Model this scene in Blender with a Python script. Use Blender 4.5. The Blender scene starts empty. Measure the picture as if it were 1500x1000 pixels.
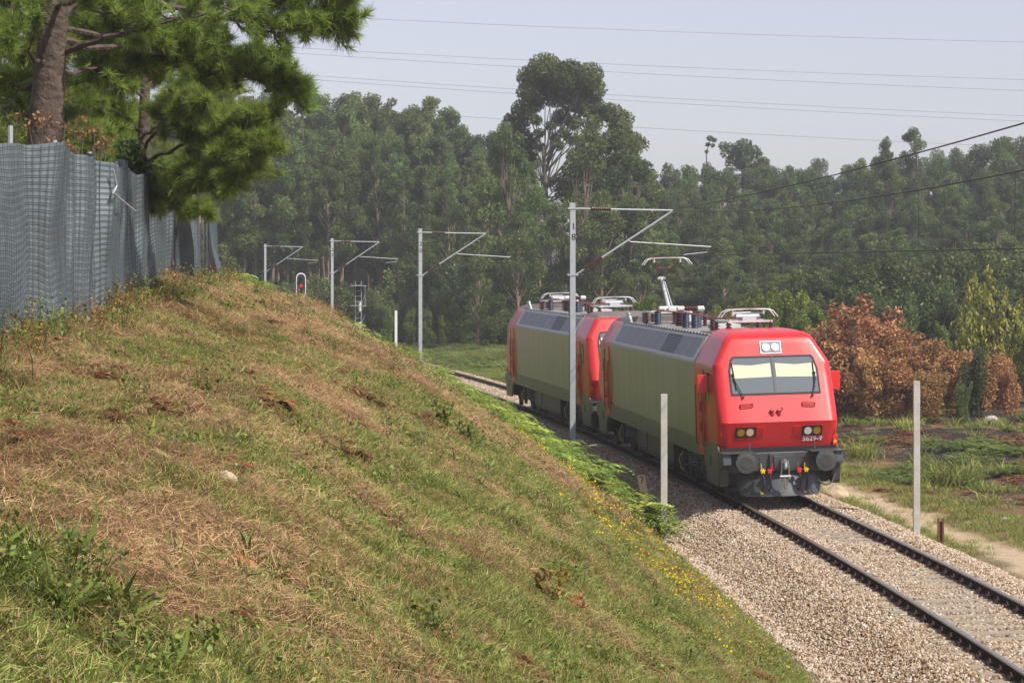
import bpy, math, random
import numpy as np
from mathutils import Vector, Matrix, Euler
sc = bpy.context.scene
R = math.radians

# ------------------------------------------------------------------ camera, light
EYE = 5.81
F = 3400.0 / 1500.0
cam_d = bpy.data.cameras.new('camera')
cam = bpy.data.objects.new('camera', cam_d)
sc.collection.objects.link(cam)
cam.location = (0, 0, EYE)
cam.rotation_euler = (R(90), 0, 0)
cam_d.sensor_width = 36
cam_d.lens = 36 * F
cam_d.shift_y = -(500 - 384) / 1500
cam_d.clip_start = 0.5
cam_d.clip_end = 5000
sc.camera = cam

SUN_EL, SUN_AZ = 50.0, 128.0          # azimuth clockwise from +Y
w = bpy.data.worlds.new('World'); sc.world = w; w.use_nodes = True
nt = w.node_tree; nt.nodes.clear()
sky = nt.nodes.new('ShaderNodeTexSky'); sky.sky_type = 'NISHITA'; sky.sun_disc = False
sky.sun_elevation = R(SUN_EL); sky.sun_rotation = R(SUN_AZ)
sky.air_density = 1.0; sky.dust_density = 1.0; sky.ozone_density = 1.0; sky.altitude = 50
hs = nt.nodes.new('ShaderNodeHueSaturation'); hs.inputs['Saturation'].default_value = 0.55; hs.inputs['Hue'].default_value = 0.53
bg = nt.nodes.new('ShaderNodeBackground'); bg.inputs['Strength'].default_value = 0.094
wo = nt.nodes.new('ShaderNodeOutputWorld')
tint = nt.nodes.new('ShaderNodeMix'); tint.data_type = 'RGBA'; tint.blend_type = 'MULTIPLY'; tint.inputs[0].default_value = 1; tint.inputs[7].default_value = (1.0, 0.965, 1.02, 1)
nt.links.new(sky.outputs[0], hs.inputs['Color']); nt.links.new(hs.outputs[0], tint.inputs[6]); nt.links.new(tint.outputs[2], bg.inputs[0]); nt.links.new(bg.outputs[0], wo.inputs[0])
sd = bpy.data.lights.new('sun', 'SUN'); sd.energy = 3.7; sd.angle = R(0.55); sd.color = (1, 0.94, 0.84)
so = bpy.data.objects.new('sun', sd); sc.collection.objects.link(so)
sv = Vector((math.sin(R(SUN_AZ)) * math.cos(R(SUN_EL)), math.cos(R(SUN_AZ)) * math.cos(R(SUN_EL)), math.sin(R(SUN_EL))))
so.rotation_euler = (-sv).to_track_quat('-Z', 'Y').to_euler()
so.location = (30, -30, 60)
sc.view_settings.view_transform = 'Standard'; sc.view_settings.look = 'None'
sc.view_settings.gamma = 1; sc.view_settings.use_curve_mapping = False
sc.view_settings.exposure = 0.62
sc.cycles.use_denoising = True
try: sc.cycles.denoiser = 'OPENIMAGEDENOISE'
except Exception: pass
sc.cycles.max_bounces = 4; sc.cycles.diffuse_bounces = 2; sc.cycles.glossy_bounces = 2
sc.cycles.transmission_bounces = 2; sc.cycles.transparent_max_bounces = 4; sc.cycles.volume_bounces = 1
sc.cycles.caustics_reflective = False; sc.cycles.caustics_refractive = False

rng = np.random.default_rng(7)
random.seed(7)

# ------------------------------------------------------------------ helpers
def tag(o, label=None, cat=None, group=None, kind=None):
    if label: o['label'] = label
    if cat: o['category'] = cat
    if group: o['group'] = group
    if kind: o['kind'] = kind
    return o
def empty(name, loc=(0, 0, 0), rot=(0, 0, 0), label=None, cat=None, group=None):
    o = bpy.data.objects.new(name, None); o.empty_display_size = 0.2
    sc.collection.objects.link(o); o.location = loc; o.rotation_euler = rot
    return tag(o, label, cat, group)
def link(name, me, parent=None, loc=None, rot=None):
    o = bpy.data.objects.new(name, me); sc.collection.objects.link(o)
    if parent: o.parent = parent
    if loc is not None: o.location = loc
    if rot is not None: o.rotation_euler = rot
    return o
def copy_tree(o, parent=None):
    c = o.copy(); sc.collection.objects.link(c)
    if parent: c.parent = parent
    for ch in list(o.children): copy_tree(ch, c)
    return c
def mesh_np(name, V, F4, mats, smooth=False, attrs=None, midx=None):
    """V (n,3), F4 (m,k) with k = 3 or 4."""
    V = np.asarray(V, np.float32); F4 = np.asarray(F4, np.int32)
    me = bpy.data.meshes.new(name)
    me.vertices.add(len(V)); me.vertices.foreach_set('co', V.ravel())
    m, k = F4.shape
    me.loops.add(m * k); me.loops.foreach_set('vertex_index', F4.ravel())
    me.polygons.add(m); me.polygons.foreach_set('loop_start', np.arange(0, m * k, k, dtype=np.int32))
    me.polygons.foreach_set('loop_total', np.full(m, k, np.int32))
    if smooth: me.polygons.foreach_set('use_smooth', np.ones(m, bool))
    if midx is not None: me.polygons.foreach_set('material_index', np.asarray(midx, np.int32))
    for mt in (mats if isinstance(mats, (list, tuple)) else [mats]): me.materials.append(mt)
    if attrs:
        for an, (tp, data) in attrs.items():
            a = me.attributes.new(an, tp, 'POINT')
            d = np.asarray(data)
            if tp == 'FLOAT': a.data.foreach_set('value', d.astype(np.float32))
            elif tp == 'INT': a.data.foreach_set('value', d.astype(np.int32))
            elif tp == 'FLOAT_VECTOR': a.data.foreach_set('vector', d.astype(np.float32).ravel())
            elif tp == 'FLOAT_COLOR': a.data.foreach_set('color', d.astype(np.float32).ravel())
    me.update(calc_edges=True)
    return me

class MB:
    """collects simple solids and links them as one mesh object"""
    def __init__(s): s.v = []; s.f = []
    def add(s, v, f):
        n = len(s.v); s.v += [tuple(p) for p in v]; s.f += [tuple(i + n for i in q) for q in f]; return s
    def box(s, c, d, rot=None):
        x, y, z = d[0] / 2, d[1] / 2, d[2] / 2
        v = [Vector((i * x, j * y, k * z)) for k in (-1, 1) for j in (-1, 1) for i in (-1, 1)]
        if rot is not None:
            m = Euler(rot).to_matrix(); v = [m @ p for p in v]
        v = [p + Vector(c) for p in v]
        return s.add(v, [(0, 2, 3, 1), (4, 5, 7, 6), (0, 1, 5, 4), (2, 6, 7, 3), (0, 4, 6, 2), (1, 3, 7, 5)])
    def prism(s, poly, ax, a, b):
        """poly in the two axes other than ax, extruded from a to b along ax"""
        def P(p, t):
            if ax == 0: return (t, p[0], p[1])
            if ax == 1: return (p[0], t, p[1])
            return (p[0], p[1], t)
        n = len(poly)
        v = [P(p, a) for p in poly] + [P(p, b) for p in poly]
        f = [tuple(range(n - 1, -1, -1)), tuple(range(n, 2 * n))]
        f += [(i, (i + 1) % n, n + (i + 1) % n, n + i) for i in range(n)]
        return s.add(v, f)
    def tube(s, pts, r, n=8, cap=True):
        pts = [Vector(p) for p in pts]
        rr = r if isinstance(r, (list, tuple)) else [r] * len(pts)
        v = []; f = []; up = None
        for i, p in enumerate(pts):
            t = (pts[min(i + 1, len(pts) - 1)] - pts[max(i - 1, 0)])
            if t.length < 1e-9: t = Vector((0, 0, 1))
            t.normalize()
            if up is None:
                up = Vector((0, 0, 1)) if abs(t.z) < 0.9 else Vector((1, 0, 0))
            a = t.cross(up)
            if a.length < 1e-4: a = t.cross(Vector((1, 0.3, 0)))
            a.normalize(); b = a.cross(t).normalized(); up = b
            for k in range(n):
                an = 2 * math.pi * k / n
                v.append(p + (a * math.cos(an) + b * math.sin(an)) * rr[i])
        for i in range(len(pts) - 1):
            for k in range(n):
                f.append((i * n + k, i * n + (k + 1) % n, (i + 1) * n + (k + 1) % n, (i + 1) * n + k))
        if cap: f += [tuple(range(n - 1, -1, -1)), tuple(range((len(pts) - 1) * n, len(pts) * n))]
        return s.add(v, f)
    def lathe(s, prof, p0, p1, n=12):
        """prof: list of (t, r) along p0->p1 in metres"""
        p0 = Vector(p0); d = (Vector(p1) - p0).normalized()
        s.tube_prof([(p0 + d * t, r) for t, r in prof], d, n); return s
    def tube_prof(s, pr, d, n):
        up = Vector((0, 0, 1)) if abs(d.z) < 0.9 else Vector((1, 0, 0))
        a = d.cross(up).normalized(); b = a.cross(d).normalized()
        v = []; f = []
        for p, r in pr:
            for k in range(n):
                an = 2 * math.pi * k / n; v.append(p + (a * math.cos(an) + b * math.sin(an)) * r)
        m = len(pr)
        for i in range(m - 1):
            for k in range(n):
                f.append((i * n + k, i * n + (k + 1) % n, (i + 1) * n + (k + 1) % n, (i + 1) * n + k))
        f += [tuple(range(n - 1, -1, -1)), tuple(range((m - 1) * n, m * n))]
        s.add(v, f)
    def map(s, fn): s.v = [tuple(fn(p)) for p in s.v]; return s
    def mesh(s, name, mat, smooth=None, bevel=0):
        me = bpy.data.meshes.new(name); me.from_pydata(s.v, [], s.f); me.update()
        import bmesh
        bm = bmesh.new(); bm.from_mesh(me)
        bmesh.ops.recalc_face_normals(bm, faces=bm.faces)
        if bevel:
            bmesh.ops.bevel(bm, geom=[e for e in bm.edges if e.is_manifold and e.calc_face_angle(0) > 0.5], offset=bevel, segments=2, affect='EDGES', profile=0.6)
        if smooth is not None:
            for f in bm.faces: f.smooth = True
            for e in bm.edges:
                e.smooth = e.is_manifold and e.calc_face_angle(0) < R(smooth)
        bm.to_mesh(me); bm.free()
        for m in (mat if isinstance(mat, (list, tuple)) else [mat]): me.materials.append(m)
        return me
    def build(s, name, mat, parent=None, smooth=None, bevel=0):
        return link(name, s.mesh(name, mat, smooth, bevel), parent)

def text_object(name, cu, parent):
    """lettering as real mesh"""
    t = bpy.data.objects.new(name, cu); sc.collection.objects.link(t); bpy.context.view_layer.update()
    me = bpy.data.meshes.new_from_object(t.evaluated_get(bpy.context.evaluated_depsgraph_get()))
    sc.collection.objects.unlink(t); bpy.data.objects.remove(t)
    return link(name, me, parent)

# value noise
def _h(i, j, s):
    n = (i * 374761393 + j * 668265263 + s * 974711) & 0x7fffffff
    n = ((n ^ (n >> 13)) * 1274126177) & 0x7fffffff
    return ((n ^ (n >> 16)) & 0xffff) / 65535.0
def vnoise(x, y, s=0):
    x = np.asarray(x, float); y = np.asarray(y, float)
    i = np.floor(x).astype(np.int64); j = np.floor(y).astype(np.int64)
    u = x - i; v = y - j; u = u * u * (3 - 2 * u); v = v * v * (3 - 2 * v)
    return (_h(i, j, s) * (1 - u) + _h(i + 1, j, s) * u) * (1 - v) + (_h(i, j + 1, s) * (1 - u) + _h(i + 1, j + 1, s) * u) * v
def fbm(x, y, s=0, o=3):
    r = 0; a = 0.5; t = 0
    for k in range(o):
        r = r + a * vnoise(x, y, s + k * 17); t += a; a *= 0.5; x = np.asarray(x) * 2.03 + 5.1; y = np.asarray(y) * 2.03 + 9.7
    return r / t
def sstep(a, b, x):
    t = np.clip((np.asarray(x, float) - a) / (b - a), 0, 1); return t * t * (3 - 2 * t)

# ------------------------------------------------------------------ materials
def nodes_of(m): return m.node_tree.nodes, m.node_tree.links
def mat(name, col, rough=0.6, metal=0.0, coat=0.0, var=0.0, vscale=6.0, bump=0.0, bscale=40.0, spec=0.5, dirt=None, dirt_amt=0.0):
    m = bpy.data.materials.new(name); m.use_nodes = True
    N, L = nodes_of(m); b = N['Principled BSDF']
    b.inputs['Base Color'].default_value = (*col, 1); b.inputs['Roughness'].default_value = rough
    b.inputs['Metallic'].default_value = metal; b.inputs['Coat Weight'].default_value = coat
    b.inputs['Coat Roughness'].default_value = 0.12
    b.inputs['Specular IOR Level'].default_value = spec
    tc = N.new('ShaderNodeTexCoord')
    if var > 0 or dirt:
        n = N.new('ShaderNodeTexNoise'); n.inputs['Scale'].default_value = vscale; n.inputs['Detail'].default_value = 5
        n.inputs['Roughness'].default_value = 0.65
        L.new(tc.outputs['Object'], n.inputs['Vector'])
        r = N.new('ShaderNodeValToRGB'); e = r.color_ramp.elements
        e[0].position = 0.3; e[1].position = 0.72
        e[0].color = (*[c * (1 - var) for c in col], 1); e[1].color = (*[min(1, c * (1 + var)) for c in col], 1)
        L.new(n.outputs['Fac'], r.inputs['Fac']); out = r.outputs['Color']
        if dirt:
            n2 = N.new('ShaderNodeTexNoise'); n2.inputs['Scale'].default_value = vscale * 0.6; n2.inputs['Detail'].default_value = 8
            L.new(tc.outputs['Object'], n2.inputs['Vector'])
            mr = N.new('ShaderNodeMapRange'); mr.inputs[1].default_value = 0.45; mr.inputs[2].default_value = 0.75; mr.inputs[4].default_value = dirt_amt
            L.new(n2.outputs['Fac'], mr.inputs[0])
            mx = N.new('ShaderNodeMix'); mx.data_type = 'RGBA'; mx.inputs[7].default_value = (*dirt, 1)
            L.new(mr.outputs[0], mx.inputs[0]); L.new(out, mx.inputs[6]); out = mx.outputs[2]
        L.new(out, b.inputs['Base Color'])
    if bump > 0:
        n = N.new('ShaderNodeTexNoise'); n.inputs['Scale'].default_value = bscale; n.inputs['Detail'].default_value = 4
        L.new(tc.outputs['Object'], n.inputs['Vector'])
        bp = N.new('ShaderNodeBump'); bp.inputs['Strength'].default_value = bump; bp.inputs['Distance'].default_value = 0.02
        L.new(n.outputs['Fac'], bp.inputs['Height']); L.new(bp.outputs[0], b.inputs['Normal'])
    return m
def leaf_mat(name, dark, light, trans=0.35, rough=0.5, obj_var=0.25, spec=0.3):
    """colour from a per-leaf attribute and a per-object random value"""
    m = bpy.data.materials.new(name); m.use_nodes = True
    N, L = nodes_of(m); b = N['Principled BSDF']; out = N['Material Output']
    a = N.new('ShaderNodeAttribute'); a.attribute_name = 'rnd'
    r = N.new('ShaderNodeValToRGB'); e = r.color_ramp.elements
    e[0].color = (*dark, 1); e[1].color = (*light, 1); e[0].position = 0.1; e[1].position = 0.95
    L.new(a.outputs['Fac'], r.inputs['Fac'])
    oi = N.new('ShaderNodeObjectInfo'); h = N.new('ShaderNodeHueSaturation')
    mr = N.new('ShaderNodeMapRange'); mr.inputs[3].default_value = 1 - obj_var; mr.inputs[4].default_value = 1 + obj_var
    L.new(oi.outputs['Random'], mr.inputs[0]); L.new(mr.outputs[0], h.inputs['Value'])
    ml = N.new('ShaderNodeMath'); ml.operation = 'MULTIPLY'; ml.inputs[1].default_value = 7.31
    fr = N.new('ShaderNodeMath'); fr.operation = 'FRACT'
    L.new(oi.outputs['Random'], ml.inputs[0]); L.new(ml.outputs[0], fr.inputs[0])
    mr2 = N.new('ShaderNodeMapRange'); mr2.inputs[3].default_value = 0.5 - obj_var * 0.07; mr2.inputs[4].default_value = 0.5 + obj_var * 0.07
    L.new(fr.outputs[0], mr2.inputs[0]); L.new(mr2.outputs[0], h.inputs['Hue'])
    L.new(r.outputs[0], h.inputs['Color']); L.new(h.outputs[0], b.inputs['Base Color'])
    b.inputs['Roughness'].default_value = rough; b.inputs['Specular IOR Level'].default_value = spec
    t = N.new('ShaderNodeBsdfTranslucent'); L.new(h.outputs[0], t.inputs['Color'])
    mx = N.new('ShaderNodeMixShader'); mx.inputs[0].default_value = trans
    L.new(b.outputs[0], mx.inputs[1]); L.new(t.outputs[0], mx.inputs[2]); L.new(mx.outputs[0], out.inputs['Surface'])
    return m

M = {}
M['red'] = mat('red_paint', (0.62, 0.020, 0.022), 0.36, coat=0.25, var=0.05, vscale=1.5)
M['red_dark'] = mat('red_fittings', (0.40, 0.012, 0.015), 0.45)
M['grey_side'] = mat('grey_side_paint', (0.285, 0.24, 0.245), 0.30, metal=0.0, coat=0.12, var=0.08, vscale=0.8, dirt=(0.20, 0.17, 0.12), dirt_amt=0.25)
M['grey_band'] = mat('dark_grey_band_paint', (0.15, 0.125, 0.12), 0.42, metal=0.0, coat=0.05, var=0.1, vscale=1.5, dirt=(0.2, 0.16, 0.1), dirt_amt=0.4)
M['roof_frame'] = mat('roof_frame_grey', (0.55, 0.55, 0.55), 0.5, var=0.08)
M['roof_panel'] = mat('slate_roof_panel', (0.045, 0.058, 0.07), 0.35, var=0.12, vscale=1.2)
M['roof_deck'] = mat('roof_deck_grey', (0.27, 0.26, 0.25), 0.7, var=0.15, vscale=2.5, dirt=(0.15, 0.13, 0.11), dirt_amt=0.5)
M['black'] = mat('black_paint', (0.012, 0.012, 0.013), 0.55)
M['rubber'] = mat('black_rubber', (0.02, 0.02, 0.021), 0.7)
M['under'] = mat('underframe_grime', (0.03, 0.029, 0.027), 0.7, var=0.35, vscale=5, dirt=(0.09, 0.07, 0.05), dirt_amt=0.5)
M['under2'] = mat('underframe_box_grey', (0.065, 0.06, 0.052), 0.55, var=0.15, vscale=2, dirt=(0.15, 0.11, 0.07), dirt_amt=0.6)
M['beam'] = mat('buffer_beam_grey', (0.055, 0.062, 0.068), 0.38, coat=0.2, var=0.12, vscale=3, dirt=(0.1, 0.09, 0.08), dirt_amt=0.25)
M['bufferface'] = mat('buffer_face', (0.05, 0.048, 0.045), 0.5, var=0.25, vscale=9)
M['steel'] = mat('bright_steel', (0.55, 0.55, 0.56), 0.3, metal=0.9)
M['white'] = mat('white_enamel', (0.60, 0.60, 0.59), 0.4, var=0.05)
M['alu'] = mat('pantograph_aluminium', (0.62, 0.63, 0.64), 0.4, metal=0.35)
M['pbrown'] = mat('pantograph_red_brown', (0.16, 0.06, 0.045), 0.5)
M['brown_ins'] = mat('brown_porcelain', (0.09, 0.026, 0.018), 0.22, coat=0.4)
M['blue_ins'] = mat('blue_insulator', (0.03, 0.045, 0.09), 0.4)
M['busbar'] = mat('red_busbar', (0.55, 0.06, 0.05), 0.45)
M['yellow'] = mat('yellow_tap', (0.85, 0.55, 0.02), 0.4)
M['redtap'] = mat('red_tap', (0.75, 0.03, 0.05), 0.4)
M['hose'] = mat('rubber_hose', (0.035, 0.03, 0.028), 0.6)
M['glass'] = mat('windscreen_glass', (0.12, 0.145, 0.155), 0.06, spec=0.9, coat=0.6)
M['blind'] = mat('cream_sun_blind', (0.62, 0.60, 0.40), 0.6, var=0.04, vscale=4)
M['sideglass'] = mat('side_glass', (0.012, 0.013, 0.013), 0.08)
M['lampclear'] = mat('clear_lamp_lens', (0.75, 0.74, 0.72), 0.12, coat=0.8)
M['lampwarm'] = mat('warm_lamp_lens', (0.8, 0.58, 0.38), 0.15, coat=0.8)
M['lampamber'] = mat('amber_lamp_lens', (0.42, 0.22, 0.02), 0.15, coat=0.8)
M['reflector'] = mat('lamp_reflector', (0.16, 0.165, 0.17), 0.3, metal=0.6)
M['whitepaint'] = mat('white_lettering', (0.82, 0.82, 0.80), 0.5)
M['rail_top'] = mat('polished_rail_head', (0.36, 0.33, 0.30), 0.32, metal=0.8)
M['rail_web'] = mat('rusty_rail_web', (0.028, 0.018, 0.013), 0.8, var=0.4, vscale=6, spec=0.15)
M['clip'] = mat('rail_clip_rust', (0.07, 0.035, 0.03), 0.8, var=0.3)
M['sleeper'] = mat('sleeper_concrete', (0.30, 0.25, 0.19), 0.9, var=0.2, vscale=5, bump=0.4)
M['concrete'] = mat('post_concrete', (0.50, 0.48, 0.44), 0.85, var=0.12, vscale=5, bump=0.3, dirt=(0.33, 0.29, 0.22), dirt_amt=0.6)
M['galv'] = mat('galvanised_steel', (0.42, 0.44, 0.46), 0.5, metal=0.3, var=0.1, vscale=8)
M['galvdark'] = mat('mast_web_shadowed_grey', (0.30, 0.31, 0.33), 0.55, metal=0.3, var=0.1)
M['wire'] = mat('copper_wire_dark', (0.03, 0.03, 0.03), 0.6)
M['linewire'] = mat('power_line_wire', (0.11, 0.11, 0.12), 0.6)
M['signalblack'] = mat('signal_black', (0.02, 0.02, 0.022), 0.5)
M['signalwhite'] = mat('signal_white', (0.8, 0.8, 0.8), 0.5)
M['rust'] = mat('rusty_steel_post', (0.17, 0.075, 0.04), 0.8, var=0.4, vscale=12)
M['stone'] = mat('pale_boulder', (0.42, 0.33, 0.22), 0.9, var=0.3, vscale=6, bump=0.8, bscale=14)
M['stonewhite'] = mat('white_boulder', (0.46, 0.41, 0.35), 0.9, var=0.2, vscale=6, bump=0.6, bscale=10)
M['litter'] = mat('pale_litter', (0.75, 0.75, 0.78), 0.6)
M['wood'] = mat('weathered_wood', (0.62, 0.46, 0.29), 0.8, var=0.15, vscale=8)
M['ballast'] = None
red_em = bpy.data.materials.new('lit_red_signal_lamp'); red_em.use_nodes = True
b_ = red_em.node_tree.nodes['Principled BSDF']; b_.inputs['Base Color'].default_value = (0.5, 0.01, 0.01, 1)
b_.inputs['Emission Color'].default_value = (1, 0.02, 0.02, 1); b_.inputs['Emission Strength'].default_value = 0.9
M['redlamp'] = red_em
# ------------------------------------------------------------------ track geometry and terrain
def Xc(Y):
    d = np.asarray(Y, float) - 65.5
    a = 5.45 - 0.1195 * d - np.where(d < 0, d * d / 900, d * d / 1300)
    lo = 5.45 - 0.1195 * -38 - 38 * 38 / 900 + (d + 38) * (-0.1195 + 76 / 900)
    hi = 5.45 - 0.1195 * 50 - 2500 / 1300 + (d - 50) * (-0.1195 - 100 / 1300)
    return np.where(d < -38, lo, np.where(d > 50, hi, a))
def slope(Y): return float((Xc(Y + 0.5) - Xc(Y - 0.5)))
CANT = 0.024                      # right rail raised
PT = np.array([-400, -60, -30, -14, -8, -5.2, -4.6, -3.6, -3.1, -1.75, 0, 1.6, 2.9, 3.4, 4.5, 6, 7.6, 9, 11.1, 13.2, 14.5, 17, 25, 60, 400])
PZ = np.array([3.5, 1.0, 0.1, -.45, -.62, -.62, -.72, -.72, -.70, -.60, -.6, -.62, -.7, -.62, .05, 1.15, 2.35, 3.25, 4.42, 5.15, 5.4, 5.7, 6.2, 6.5, 9])
def zground(t, Y, X=None):
    t = np.asarray(t, float); Y = np.asarray(Y, float)
    if X is None: X = Xc(Y) - t
    z = np.interp(np.where(t > 3.1, np.maximum(3.1, t - .8 * sstep(78, 105, Y)), t), PT, PZ)
    z = z - .92 * sstep(58, 84, Y) * sstep(5.5, 9.5, t) - .32 * sstep(10.5, 13, t) * sstep(36, 25, Y)
    far = sstep(110, 230, Y)
    z = z * (1 - far * (t > 3)) + far * (t > 3) * np.minimum(z, 0.5)
    z = z + 0.014 * np.maximum(Y - 130, 0) * sstep(-6, -30, t)
    onbank = sstep(3.3, 5, t)
    offr = sstep(-4.8, -7, t)
    b = (fbm(X * 0.45, Y * 0.45, 3) - 0.5) * 0.60 + (fbm(X * 1.7, Y * 1.7, 9) - 0.5) * 0.30
    z = z + b * onbank + ((fbm(X * 0.35, Y * 0.35, 5) - 0.5) * 0.5) * offr + (fbm(X * 2.1, Y * 2.1, 8) - 0.5) * 0.10 * offr
    z = z + (fbm(X * 1.2, Y * 1.2, 28) - 0.5) * 0.08
    return z
def zg(X, Y): return float(zground(Xc(Y) - X, Y, X))
def at(px, py, Y):
    """the point seen at photo pixel (px, py) at depth Y"""
    return Vector(((px - 750) / 3400 * Y, Y, EYE - (py - 384) / 3400 * Y))

Ys = np.concatenate([np.arange(-14, 6, .8), np.arange(6, 40, .17), np.arange(40, 90, .32), np.arange(90, 200, 1.4), np.arange(200, 900, 14.0)])
ts = np.concatenate([-np.geomspace(26, 420, 26)[::-1], np.arange(-25, -8, .5), np.arange(-8, 16, .16), np.arange(16, 30, .7), np.geomspace(30, 420, 24)])
TT, YY = np.meshgrid(ts, Ys)
XX = Xc(YY) - TT
ZZ = zground(TT, YY, XX)
nv, nu = TT.shape
V = np.stack([XX, YY, ZZ], -1).reshape(-1, 3)
ii = np.arange((nv - 1) * nu).reshape(nv - 1, nu)[:, :-1].ravel()
Fq = np.stack([ii, ii + nu, ii + nu + 1, ii + 1], 1)
t = TT.ravel(); y = YY.ravel(); x = XX.ravel()
n1 = fbm(x * .5, y * .5, 41); n2 = fbm(x * 1.3, y * 1.3, 42); n3 = fbm(x * .16, y * .16, 43)
# green share: where living plants hold the soil; path: trodden sand; burnt: charred soil
def green_share(t, Y, X):
    n1 = fbm(X * .55, Y * .55, 41); n2 = fbm(X * 1.5, Y * 1.5, 42)
    g = 0.55 + 0.30 * sstep(11.5, 6.5, t) + 1.9 * (n1 - .5) + 1.1 * (n2 - .5)
    g = np.where(t < 0, 0.55 + 1.9 * (n1 - .5) + .6 * (n2 - .5), g)
    return np.clip(g, 0, 1)
gr = green_share(t, y, x)
path = sstep(-3.3, -3.7, t + (n2 - .5) * .9) * sstep(-5.0, -4.4, t + (n1 - .5) * 1.1) 
burnt = sstep(-5.4, -6.6, t + (n1 - .5) * 2) * sstep(.24, .38, n3 * .4 + n1 * .6) * sstep(56, 66, y)
grav = sstep(3.7, 3.0, t + (n2 - .5) * 1.0) * sstep(-3.9, -3.2, t + (n2 - .5) * .8)
zones = np.stack([gr, path, burnt, grav], 1)
gm = bpy.data.materials.new('ground_soil_and_thatch'); gm.use_nodes = True
N, L = nodes_of(gm); b = N['Principled BSDF']; b.inputs['Roughness'].default_value = 0.95; b.inputs['Specular IOR Level'].default_value = 0.1
tc = N.new('ShaderNodeTexCoord')
def nz(scale, det=6, ro=.6):
    n = N.new('ShaderNodeTexNoise'); n.inputs['Scale'].default_value = scale; n.inputs['Detail'].default_value = det; n.inputs['Roughness'].default_value = ro
    L.new(tc.outputs['Object'], n.inputs['Vector']); return n.outputs['Fac']
def rmp(f, stops):
    r = N.new('ShaderNodeValToRGB'); e = r.color_ramp.elements
    while len(e) < len(stops): e.new(.5)
    for k, (p, c) in enumerate(stops): e[k].position = p; e[k].color = (*c, 1)
    L.new(f, r.inputs[0]); return r.outputs[0]
def mixc(f, a, c):
    m = N.new('ShaderNodeMix'); m.data_type = 'RGBA'; L.new(f, m.inputs[0]); L.new(a, m.inputs[6]); L.new(c, m.inputs[7]); return m.outputs[2]
za = N.new('ShaderNodeAttribute'); za.attribute_name = 'zones'
sp = N.new('ShaderNodeSeparateColor'); L.new(za.outputs['Color'], sp.inputs[0])
thatch = rmp(nz(22, 8, .75), [(.25, (.12, .072, .036)), (.5, (.32, .20, .10)), (.75, (.50, .34, .185))])
greens = rmp(nz(16, 8, .7), [(.3, (.07, .075, .02)), (.55, (.18, .17, .05)), (.75, (.33, .25, .105))])
sand = rmp(nz(9, 7, .7), [(.3, (.44, .33, .20)), (.7, (.68, .54, .37))])
char = rmp(nz(7, 7, .7), [(.35, (.022, .019, .018)), (.6, (.065, .052, .045)), (.8, (.20, .13, .085))])
grv = rmp(nz(30, 6, .8), [(.3, (.13, .09, .06)), (.55, (.30, .22, .15)), (.75, (.48, .40, .32))])
c = mixc(sp.outputs[0], thatch, greens); c = mixc(sp.outputs[1], c, sand); c = mixc(sp.outputs[2], c, char); c = mixc(za.outputs['Alpha'], c, grv)
L.new(c, b.inputs['Base Color'])
bp = N.new('ShaderNodeBump'); bp.inputs['Strength'].default_value = .9; bp.inputs['Distance'].default_value = .06
L.new(nz(26, 8, .8), bp.inputs['Height']); L.new(bp.outputs[0], b.inputs['Normal'])
me = mesh_np('ground', V, Fq, gm, True, {'zones': ('FLOAT_COLOR', zones)})
tag(link('ground', me), kind='structure')

# ballast bed
bm_ = bpy.data.materials.new('crushed_granite_ballast'); bm_.use_nodes = True
N, L = nodes_of(bm_); b = N['Principled BSDF']; b.inputs['Roughness'].default_value = .95; b.inputs['Specular IOR Level'].default_value = .15
tc = N.new('ShaderNodeTexCoord')
def vor(scale, out='Color'):
    n = N.new('ShaderNodeTexVoronoi'); n.inputs['Scale'].default_value = scale; L.new(tc.outputs['Object'], n.inputs['Vector']); return n
v1 = vor(15); sx = N.new('ShaderNodeSeparateColor'); L.new(v1.outputs['Color'], sx.inputs[0])
stone = rmp(sx.outputs[0], [(0, (.18, .11, .06)), (.35, (.35, .25, .155)), (.7, (.47, .37, .26)), (1, (.60, .52, .42))])
stain = rmp(nz(.7, 4), [(.35, (.85, .75, .62)), (.65, (1, .98, .96))])
mm = N.new('ShaderNodeMix'); mm.data_type = 'RGBA'; mm.blend_type = 'MULTIPLY'; mm.inputs[0].default_value = 1; L.new(stone, mm.inputs[6]); L.new(stain, mm.inputs[7])
L.new(mm.outputs[2], b.inputs['Base Color'])
bp = N.new('ShaderNodeBump'); bp.inputs['Strength'].default_value = 1; bp.inputs['Distance'].default_value = .05; bp.invert = True
L.new(v1.outputs['Distance'], bp.inputs['Height']); L.new(bp.outputs[0], b.inputs['Normal'])
M['ballast'] = bm_
bt = np.array([-3.3, -2.9, -2.5, -2.1, -1.85, -1.7, -1.5, -1.2, -.9, -.5, 0, .5, .9, 1.2, 1.5, 1.7, 1.85, 2.1, 2.5, 2.9, 3.3])
bt = np.interp(np.linspace(0, 20, 61), np.arange(21), bt)
BTZ = lambda t: np.interp(t, [-3.3, -1.8, -1.3, -.3, .3, 1.3, 1.8, 3.3], [-.82, -.21, -.185, -.20, -.20, -.185, -.21, -.80]) - CANT * t
by = np.concatenate([np.arange(24, 62, .14), np.arange(62, 140, .5)])
T2, Y2 = np.meshgrid(bt, by); X2 = Xc(Y2) - T2
Z2 = BTZ(T2) + (vnoise(X2 * 9, Y2 * 9, 61) - .5) * .05 + (fbm(X2 * .8, Y2 * .8, 62) - .5) * .08
nu2 = T2.shape[1]; ii = np.arange((len(by) - 1) * nu2).reshape(-1, nu2)[:, :-1].ravel()
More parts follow.
